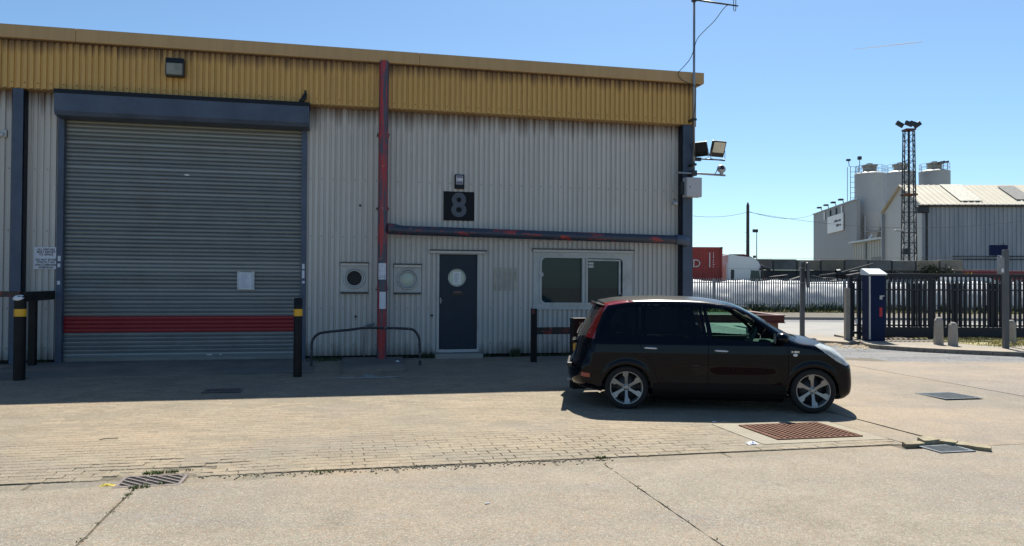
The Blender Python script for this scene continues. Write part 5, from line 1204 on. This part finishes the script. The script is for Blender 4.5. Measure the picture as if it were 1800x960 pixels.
# telegraph pole with its wires
t = thing('telegraph_pole', 'dark wooden telegraph pole with climbing steps beyond the fence', 'pole', (18.42, 60.0, 0))
MB().tube([(0, 0, 0), (0, 0, 8.0), (0, 0, 8.25)], [.145, .115, .04], 12).build('pole', basic('creosoted timber', (.06, .048, .04), .85, 0, .3, 4, .3), t, 40)
for k in range(8): s = 1 if k % 2 else -1; MB().tube([(s*.1, 0, 5.9-.35*k), (s*.24, 0, 5.9-.35*k)], .012, 5).build('step', M['galv'], t)
MB().tube([(0, -.16, 6.0), (0, -.18, 3), (0, -.2, 2.8)], .02, 6).build('cable_guard', M['dark_steel'], t)
def wire(name, a, b, sag, label, r=.014):
    a, b = Vector(a), Vector(b); P = [a.lerp(b, k/24)-Vector((0, 0, sag*4*(k/24)*(1-k/24))) for k in range(25)]
    tag(MB().tube(P, r, 5).build(name, M['dark_steel'], None), label, 'wire')
pt = Vector((18.42, 60, 7.5))
wire('overhead_wire', pt, (9.5, 48, 6.4), .4, 'thin wire dropping from the telegraph pole towards the warehouse', .013)
wire('overhead_wire', pt, at(1800, 388, 64), .9, 'long sagging wire running right from the telegraph pole past the silos', .013)
wire('overhead_wire', pt+Vector((0, 0, .05)), at(1434, 375, 118), .7, 'faint wire from the telegraph pole to the far grey building', .02)
wire('overhead_wire', at(1240, 452, 60), at(1800, 448, 66), .2, 'low thin wire crossing just above the far concrete wall', .010)
t = thing('lamp_post', 'slender grey lamp post with a small camera beside the telegraph pole', 'lamp post', at(1330, 503, 95).xy.to_3d())
MB().tube([(0, 0, 0), (0, 0, 8.5)], [.09, .05], 8).build('pole', M['galv'], t); MB().bbox((-.5, -.15, 8.35), (.15, .15, 8.75), .06).build('lamp_head', M['dark_steel'], t); MB().bbox((-.45, -.1, 5.2), (-.1, .1, 5.5), .05).build('camera', M['dark_steel'], t)
# far retaining wall of big concrete blocks
t = thing('retaining_wall', 'long grimy wall of big concrete panels beyond the lorry', 'wall', (19.5, 63.0, 0))
pw = [basic('grimy panel', c, .9, 0, .3, .6, .3, dirt=(.08, .075, .065), dsc=.4) for c in ((.20, .18, .15), (.26, .21, .15), (.17, .165, .15))]
for k in range(9):
    x0 = k*1.95; MB().bbox((x0, 0, 3.05), (x0+1.91, .5, 3.9+random.uniform(-.05, .05)), .03).build('panel', pw[(k*2+k//3) % 3], t); MB().bbox((x0, .1, 0), (x0+1.91, .6, 3.03), .03).build('lower_panel', basic('dark lower panel', (.05, .05, .047), .9, 0, .35, .8), t)
for k in range(8): MB().bbox((k*1.95+1.88, -.06, 2.9), (k*1.95+1.98, 0, 3.85), .01).build('fixing_post', M['dark_steel'], t)
cp = basic('dark scrap metal', (.04, .04, .04), .8, 0, .5, 1)
t = thing('scrap_heap', 'dark jumble of machine parts in front of the grimy wall', 'scrap', (20.5, 59.5, 0)); rr = random.Random(21)
for k in range(26):
    Mx = Matrix.Translation((rr.uniform(0, 13), rr.uniform(0, 2.5), rr.uniform(.8, 2.2))) @ Matrix.Rotation(rr.uniform(-.6, .6), 4, 'Y') @ Matrix.Rotation(rr.uniform(0, 3), 4, 'Z')
    MB().bbox((-rr.uniform(.3, 1.2), -.3, -.25), (rr.uniform(.3, 1.2), .3, rr.uniform(.1, .7)), .08, Mx).build('scrap_piece', cp, t)
t = thing('conveyor_tube', 'pale tube sloping up to the right above the fence', 'conveyor', (24.6, 60, 0)); MB().tube([(-.6, 0, 2.55), (1.0, 0, 2.75), (3.6, 0, 3.5)], [.05, .08, .06], 10).build('tube', basic('dusty tube', (.10, .10, .09), .8), t); MB().lathe([(.3, -.15), (.3, .15), (0, .15)], 16, Matrix.Translation((.9, 0, 2.75)) @ Matrix.Rotation(R_(80), 4, 'Y')).build('end_ring', M['dark_steel'], t)
MB().bbox((.8, -.1, 0), (.95, .1, 2.7), .01).build('leg', M['dark_steel'], t)
t = thing('concrete_block_pile', 'big grey concrete blocks stacked behind the gate', 'blocks', (32.2, 64.0, 0))
for (x, z, w_, h_) in ((-1.2, 0, 2.2, 3.9), (1.1, 0, 2.2, 3.75), (3.3, 0, 1.6, 3.0)): MB().bbox((x, 0, z), (x+w_-.05, 1.2, z+h_), .05).build('block', pw[2], t)
def shrub(name, label, x, y, z, rx, ry, rz, n, mat, seed):
    rr = random.Random(seed); t = thing(name, label, 'shrub', (x, y, z)); mb = MB()
    cl = [(rr.gauss(0, .4), rr.gauss(0, .4), rr.gauss(.1, .4)) for _ in range(14)]
    for _ in range(n):
        c = rr.choice(cl); p = Vector(((c[0]+rr.gauss(0, .2))*rx, (c[1]+rr.gauss(0, .2))*ry, abs(c[2]+rr.gauss(0, .2))*rz)); a = Vector((rr.gauss(0, 1), rr.gauss(0, 1), rr.gauss(0, 1))).normalized()*.10; b = a.cross(Vector((rr.random(), rr.random(), 1))).normalized()*.05
        mb.add([p-a, p+b, p+a, p-b], [(0, 1, 2, 3)])
    mb.build('foliage', mat, t); MB().tube([(0, 0, -.3), (.1, 0, .5)], [.05, .02], 6).build('stem', M['soil'], t)
dkleaf = basic('dark shrub leaf', (.035, .045, .025), .7, 0, .4, 2)
shrub('shrub', 'dark shrub growing on top of the concrete blocks by the lattice tower', 34.6, 63.4, 2.2, 2.0, 1, 1.5, 2600, dkleaf, 3)
# red container with yellow marks, low behind the gate
t = thing('shipping_container', 'low dark red container with two yellow slashes behind the gate', 'container', (35.0, 64.0, .2))
MB().bbox((0, 0, 0), (5.6, 2.4, 2.95), .04).build('body', basic('wine red container', (.16, .025, .03), .55, 0, .12, 1), t); MB().bbox((0, -.03, 2.82), (5.6, .05, 2.97), .02).build('top_rail', basic('pale red rail', (.24, .09, .09), .5), t)
for k in range(2): ext([(2.55+k*.32, 2.1), (2.75+k*.32, 2.1), (3.05+k*.32, 2.75), (2.85+k*.32, 2.75)], -.02, -.005, 'yellow_slash', basic('yellow slash', (.65, .40, .03), .5), t)
for k in range(20): MB().box((.15+k*.27, -.02, .1), (.25+k*.27, .0, 2.8)).build('side_rib', basic('wine red rib', (.15, .022, .027), .55) if k == 0 else bpy.data.materials['wine red rib'], t)
t = thing('shipping_container', 'dark red container end at the far right behind the intercom post', 'container', (41.3, 64, .2)); MB().bbox((0, 0, 0), (5, 2.4, 2.9), .04).build('body', bpy.data.materials['wine red container'], t); MB().bbox((0, -.03, 2.8), (5, .05, 2.92), .02).build('top_rail', bpy.data.materials['pale red rail'], t)
t = thing('van_roof', 'pale rounded van roof just above the gate top rail', 'van', (33.0, 58.0, 0)); ext([(0, .5), (4.2, .5), (4.2, 1.6), (3.6, 2.2), (2.6, 2.62), (1.2, 2.70), (.3, 2.5), (0, 1.6)], 0, 1.9, 'body', wh, t)
for x in (.8, 3.3): MB().lathe([(0, -.1), (.33, -.1), (.33, .1), (0, .1)], 20, Matrix.Translation((x, .1, .33)) @ Matrix.Rotation(R_(90), 4, 'X')).build('wheel', M['black'], t)
ext([(2.6, 1.5), (3.6, 1.5), (3.35, 2.1), (2.6, 2.2)], -.01, .01, 'window', M['glass_w'], t)
# far grey building ------------------------------------------------------
SG = basic('far grey cladding', (.25, .255, .26), .6, 0, .05, .15, 0)
def wallbox(t, a, b, z0, z1, depth, nm, mat, rib=None):
    a, b = Vector((a[0], a[1])), Vector((b[0], b[1])); d = b-a; l = d.length; Mx = Matrix.Translation((a.x, a.y, 0)) @ Matrix.Rotation(math.atan2(d.y, d.x), 4, 'Z')
    mb = MB().box((0, 0, z0), (l, depth, z1), Mx); o = mb.build(nm, mat, t)
    if rib:
        k = int(l/rib); rb_ = MB().box((0, -.05, z0+.05), (rib*.35, .0, z1-.05)).mesh('rib', mat); 
        mb = MB()
        for i in range(k): mb.box((i*rib+.05, -.05, z0+.05), (i*rib+rib*.4, -.001, z1-.05), Mx)
        r_ = mb.build('cladding_ribs', mat, t); r_['kind'] = 'stuff'
    return Mx, l
pA, pB = at(1430, 500, 130), at(1506, 500, 107)
t = thing('mill_building', 'tall plain grey industrial building with a white sign, left of the silos', 'building', (0, 0, 0))
Mx, l = wallbox(t, pA, pB, 0, 13.9, .5, 'wall', SG)
MB().bbox((-.2, -.15, 13.85), (l+.05, .1, 14.02), .03, Mx).build('eaves', M['galv'], t)
sx = l*.40; MB().bbox((sx, -.22, 10.0), (sx+8.2, -.08, 12.6), .03, Mx).build('sign_board', M['white'], t)
for i, (tx, dx, dz) in enumerate((('CEMENT', 4.2, 11.6), ('MILL', 4.9, 10.9))): [MB().box((sx+dx-.6+.5*i+q*.62, -.24, dz-.16), (sx+dx-.6+.5*i+q*.62+(.5 if (q+i) % 3 else .34), -.225, dz+.16+.1*(q == 1)), Mx).build('sign_print', M['ink'], t) for q in range(6-2*i)]
for k in range(4):
    x = l*(.30+.135*k)
    for z0 in (12.35, 2.6): MB().bbox((x, -.18, z0), (x+.5, -.06, z0+1.3), .03, Mx).build('vent_window', M['white'] if (k+int(z0)) % 3 == 0 else M['dark_steel'], t)
for k in range(4):
    x = l*(.25+.17*k); MB().tube([Mx @ Vector((x, -.1, 13.9)), Mx @ Vector((x, -.3, 14.45))], .06, 6).bbox((-.32, -.3, -.13), (.32, .3, .13), .05, Matrix.Translation(Mx @ Vector((x-.2, -.5, 14.5)))).build('roof_lamp', M['dark_steel'], t)
t = thing('lean_to_shed', 'pale low shed with dark doorway between the mill and the big shed', 'building', (0, 0, 0))
pC, pD = at(1500, 500, 104), at(1562, 500, 92); SGl = basic('pale shed cladding', (.36, .355, .32), .6, 0, .06, .3, dirt=(.2, .19, .16), dsc=.3)
Mx, l = wallbox(t, pC, pD, 0, 7.6, 8, 'wall', SGl, .9); MB().bbox((-.5, -.5, 7.5), (l, 1, 7.75), .05, Mx).build('eaves', M['galv'], t)
MB().box((l*.55, -.08, 0), (l*.82, -.06, 5.4), Mx).build('doorway', M['black'], t); MB().box((l*.37, -.08, 0), (l*.42, -.06, 7.4), Mx).build('dark_gap', M['dark_steel'], t)
# silos
SL = basic('silo grey', (.37, .38, .385), .55, 0, .05, .3, dirt=(.28, .28, .27), dsc=.25)
tan_ = basic('tan filter housing', (.26, .24, .19), .7)
def silo(px, top, r, Y, label, cone=True):
    c = at(px, 500, Y); zt = at(px, top, Y).z; t = thing('silo', label, 'silo', (c.x, c.y, 0), 0, 'cement silos'); zb = at(px, 371, Y).z
    MB().lathe([(0, zt+.35), (r*.6, zt+.28), (r, zt), (r+.05, zt-.05), (r, zt-.12), (r, zb)], 40).build('shell', SL, t, 35)
    MB().lathe([(r, zb), (r+.03, zb-.1), (r, zb-.6), (.35, zb-5.2), (.3, zb-5.9)], 40).build('cone', SL, t, 35)
    for a in range(4):
        x, y = r*.94*math.cos(a*1.5708+.78), r*.94*math.sin(a*1.5708+.78); MB().tube([(x, y, 0), (x, y, zb)], .14, 6).build('leg', M['galv'], t)
    for z in (zb-3, zb-6): MB().tube([(r*.94*math.cos(a*1.5708+.78), r*.94*math.sin(a*1.5708+.78), z) for a in range(4)], .09, 6, closed=True).build('leg_brace', M['galv'], t)
    MB().bbox((-.75, -.6, zt+.3), (.75, .6, zt+1.25), .04).bbox((-.85, -.7, zt+1.0), (.85, .7, zt+1.3), .04).build('filter_unit', tan_, t); MB().bbox((-.35, -.3, zt+1.3), (.3, .3, zt+1.55), .05).build('filter_cap', M['alu'], t)
    rail = MB()
    for z in (.55, 1.1): rail.tube([((r-.1)*math.cos(2*math.pi*k/20), (r-.1)*math.sin(2*math.pi*k/20), zt+z) for k in range(20)], .03, 4, closed=True)
    for k in range(12): a = 2*math.pi*k/12; rail.tube([((r-.1)*math.cos(a), (r-.1)*math.sin(a), zt), ((r-.1)*math.cos(a), (r-.1)*math.sin(a), zt+1.1)], .03, 4)
    rail.build('guard_rail', M['galv'], t); return t, zt, zb, c
s1, zt, zb, c1 = silo(1529, 306, 2.02, 110, 'leftmost of the three grey silos, its cone fully in view')
s2, _, _, c2 = silo(1583, 304, 2.05, 113, 'middle silo, half hidden behind the lattice tower'); s3, _, _, c3 = silo(1643, 302, 2.1, 114, 'right-hand silo rising behind the pale roof')
MB().tube([(.2, -2.2, zb-4.8), (3.2, -2.6, zb-1.8)], .12, 8).build('discharge_pipe', M['white'], s1, True); MB().tube([(-.8, -2.3, zb-3.5), (-2.6, -2.5, zb-6.2)], .13, 8).build('discharge_pipe', M['white'], s1, True)
MB().tube([(2.7, 0, 3), (2.7, 0, zt-6.5)], .18, 10).build('filler_pipe', M['alu'], s1, True)
tb = thing('process_building', 'plain grey block standing behind the silo cones', 'building', (at(1498, 500, 120).x, 120, 0)); MB().bbox((0, 0, 0), (5.6, 4, at(1530, 378, 120).z), .1).build('wall', basic('dark far cladding', (.13, .135, .14), .7, 0, .2, .4), tb); MB().bbox((-.1, -.1, at(1530, 378, 120).z), (5.7, 4.1, at(1530, 378, 120).z+.2), .05).build('roof_edge', M['galv'], tb)
lad = thing('access_tower', 'thin ladder tower with railings at the left of the silos', 'ladder', (at(1499, 500, 111).x, 111, 0)); z1 = at(1499, 293, 111).z
for x in (-.55, .6): 
    for y in (-.5, .5): MB().tube([(x, y, 6), (x, y, z1)], .05, 5).build('leg', M['galv'], lad)
for k in range(17): MB().tube([(-.55, -.5, 7+k*.75), (.6, -.5, 7+k*.75)], .04, 4).build('rung', M['galv'], lad)
MB().tube([(-.5, 0, z1), (-.6, 0, z1+.9)], .05, 5).bbox((-.9, -.2, z1+.8), (-.35, .2, z1+1.1), .05).build('lamp', M['dark_steel'], lad); MB().tube([(1.0, 0, z1-1.5), (1.0, 0, z1+1.1)], .05, 5).bbox((.75, -.2, z1+1.0), (1.25, .2, z1+1.5), .05).build('lamp', M['dark_steel'], lad)
for px in (1659, 1666): 
    c = at(px, 500, 113); t_ = thing('roof_lamp', 'lamp on a short stalk above the right silo, %s of two' % ('left' if px == 1659 else 'right'), 'lamp', (c.x, 113, at(px, 302, 113).z)); MB().tube([(0, 0, 0), (0, 0, 1.4)], .05, 5).build('stalk', M['galv'], t_); MB().bbox((-.45, -.2, 1.3), (.45, .2, 1.6), .06, Matrix.Rotation(R_(-12), 4, 'Y')).build('head', M['dark_steel'], t_)
# big shed ---------------------------------------------------------------
t = thing('big_shed', 'long blue-grey corrugated shed with a pale ribbed roof behind the gate', 'building', (0, 0, 0))
eZ = 10.3; q0 = Vector((42.75, 80.0, 0)); q1 = Vector((43.6, 90.0, 0)); q2 = Vector((75, 78.4, 0)); rz_ = 13.0; q3 = q2+(q1-q0); ap = (q0+q1)/2; ap2 = (q2+q3)/2
BG = Mat('blue grey cladding', .5).coords(world=True); a_ = BG.mix(BG.ramp(BG.noise((1.6, 1.6, .15), 4), .35, .65), (.27, .305, .33), (.35, .38, .40)); a_ = BG.mix(BG.ramp(BG.noise((.5, .5, .2), 6, .7), .55, .7, 0, .35), a_, (.13, .13, .12)); BG = BG.out(a_)
d = q2-q0; Mx = Matrix.Translation(q0) @ Matrix.Rotation(math.atan2(d.y, d.x), 4, 'Z'); l = d.length
MB().box((0, 0, 0), (l, .2, eZ), Mx).build('long_wall', BG, t)
rb_ = MB().box((0, -.07, 0), (.2, .0, eZ-.1)).mesh('rib', BG)
for k in range(int(l/.45)): o = inst('cladding_rib', rb_, t); o.matrix_local = Mx @ Matrix.Translation((k*.45+.1, 0, 0))
MB().add([q0, q1, q1+Vector((0, 0, eZ)), ap+Vector((0, 0, rz_)), q0+Vector((0, 0, eZ))], [(0, 1, 2, 3, 4)]).build('gable_wall', basic('pale gable cladding', (.42, .42, .40), .55, 0, .05, .3), t)
rf = basic('pale ribbed roof', (.46, .42, .33), .7, 0, .08, .5); e0, e1, a0, a1 = q0+Vector((-.3, -.4, eZ-.05)), q2+Vector((0, -.4, eZ-.05)), ap+Vector((-.3, 0, rz_)), ap2+Vector((0, 0, rz_))
rfo = MB().add([e0, e1, a1, a0, q1+Vector((-.3, .4, eZ)), q3+Vector((0, .4, eZ))], [(0, 1, 2, 3), (3, 2, 5, 4)]).build('roof', rf, t)
nrm = (e1-e0).cross(a0-e0).normalized(); rl = (a0-e0).length; kx = (e1-e0).normalized(); ky = (a0-e0).normalized()
Mr = Matrix((( kx.x, ky.x, nrm.x, e0.x), (kx.y, ky.y, nrm.y, e0.y), (kx.z, ky.z, nrm.z, e0.z), (0, 0, 0, 1)))
rbm = MB().add([(0, 0, 0), (.12, 0, .09), (.24, 0, 0), (0, rl, 0), (.12, rl, .09), (.24, rl, 0)], [(0, 1, 4, 3), (1, 2, 5, 4), (0, 2, 1), (3, 4, 5)]).mesh('roof_rib', rf)
for k in range(int(l/.62)): o = inst('roof_rib', rbm, rfo); o.matrix_local = Mr @ Matrix.Translation((k*.62, 0, 0))
MB().box((4.3, .9, .10), (6.6, rl-.1, .13), Mr).build('rooflight', basic('milky rooflight', (.62, .58, .46), .4), rfo); MB().box((10.2, 1.3, .10), (12.0, rl-.6, .13), Mr).build('rooflight', basic('grey rooflight', (.28, .26, .22), .4), rfo)
MB().box((-.3, -.1, -.16), (l, .12, .02), Mr).build('gutter', M['dark_steel'], rfo); MB().bbox((-.6, -.3, 9.4), (.6, .0, 10.1), .08, Mx).build('downpipe_head', M['dark_steel'], t)
MB().tube([Mx @ Vector((.4, -.15, 9.4)), Mx @ Vector((.4, -.15, 0))], .1, 8).build('downpipe', M['dark_steel'], t)
for z in (4.9, 4.6): MB().tube([Mx @ Vector((3, -.25, z)), Mx @ Vector((l, -.25, z+.1))], .05, 6).build('wall_cable', M['dark_steel'], t)
MB().box((0, 9.8, 0), (l, 10, eZ), Mx).box((l-.2, .2, 0), (l, 9.8, eZ), Mx).build('rear_wall', BG, t)
# lattice tower
c = at(1598, 500, 76); t = thing('lattice_tower', 'tall dark steel lattice floodlight tower in front of the silos', 'tower', (c.x, c.y, 0)); zt = at(1598, 230, 76).z
def hw(z): return .90-.28*z/zt if True else 0
cr = [(1, 0), (0, 1), (-1, 0), (0, -1)]; r0 = lambda z: hw(z)
rotz = .12; cr = [(math.cos(rotz+k*math.pi/2), math.sin(rotz+k*math.pi/2)) for k in range(4)]
ds_ = basic('tower steel', (.055, .06, .065), .6, .3, .2)
for k in range(4): MB().tube([(cr[k][0]*hw(0), cr[k][1]*hw(0), 0), (cr[k][0]*hw(zt), cr[k][1]*hw(zt), zt)], .065, 6).build('leg', ds_, t)
NLV = 17
for i in range(NLV):
    z0, z1_ = zt*i/NLV, zt*(i+1)/NLV
    for k in range(4):
        a, b = cr[k], cr[(k+1) % 4]; p = lambda q, z: (q[0]*hw(z), q[1]*hw(z), z)
        MB().tube([p(a, z1_), p(b, z1_)], .035, 4).build('brace', ds_, t); MB().tube([p(a, z0) if (i+k) % 2 else p(b, z0), p(b, z1_) if (i+k) % 2 else p(a, z1_)], .03, 4).build('brace', ds_, t)
MB().tube([(0, 0, 0), (0, 0, zt)], .11, 8).build('cable_riser', M['black'], t)
MB().bbox((-.62, -.55, at(1598, 344, 76).z), (.62, .55, at(1598, 341, 76).z), .03).build('platform', M['rust'], t); MB().bbox((-.5, -.5, zt), (.5, .5, zt+.16), .04).build('head_frame', M['red_steel'], t)
for (x, y, a, b) in ((-1.0, -.2, 30, 30), (-.25, -.5, 20, 20), (.25, -.45, 18, -10), (.85, 0, -35, -30)): MB().bbox((-.38, -.12, -.22), (.38, .12, .22), .05, Matrix.Translation((x, y, zt+.6)) @ Matrix.Rotation(R_(a), 4, 'Y')).build('floodlight', M['dark_steel'], t)
MB().bbox((-1.5, -.3, at(1598, 407, 76).z), (-.6, .2, at(1598, 404, 76).z), .05).build('camera_arm', M['alu'], t); MB().bbox((-.9, -.7, 4.9), (-.2, -.4, 5.5), .05).build('control_box', M['dark_steel'], t)
# vapour trail
a, b = at(1500, 87, 3000), at(1622, 73.5, 3000)
cm = bpy.data.materials.new('thin vapour'); cm.use_nodes = True; bs_ = cm.node_tree.nodes['Principled BSDF']; bs_.inputs['Base Color'].default_value = (.9, .9, .9, 1); bs_.inputs['Alpha'].default_value = .34; bs_.inputs['Roughness'].default_value = 1
tag(MB().tube([a, a.lerp(b, .4), a.lerp(b, .8), b], [1.2, 2.8, 3.6, 1.8], 8).build('contrail', cm, None, True), 'short thin vapour trail in the blue sky above the silos', 'contrail', None, 'stuff')
# distant low skyline
for (x0, x1, y, h_, lab) in ((300, 520, 900, 9, 'low hazy tree line on the far left skyline'), (560, 900, 950, 8, 'low hazy tree line on the far right skyline')):
    mb = MB(); rr = random.Random(int(x0)); n = 60
    for k in range(n):
        x = x0+(x1-x0)*k/n; r = rr.uniform(6, 11); mb.lathe([(r, 0), (r*.8, h_*rr.uniform(.4, .8)), (0, h_*rr.uniform(.8, 1.1))], 7, Matrix.Translation((x, y+rr.uniform(-10, 10), 0)))
    tag(mb.build('tree_line', basic('far foliage', (.08, .10, .08), .9), None, True), lab, 'trees', None, 'stuff')
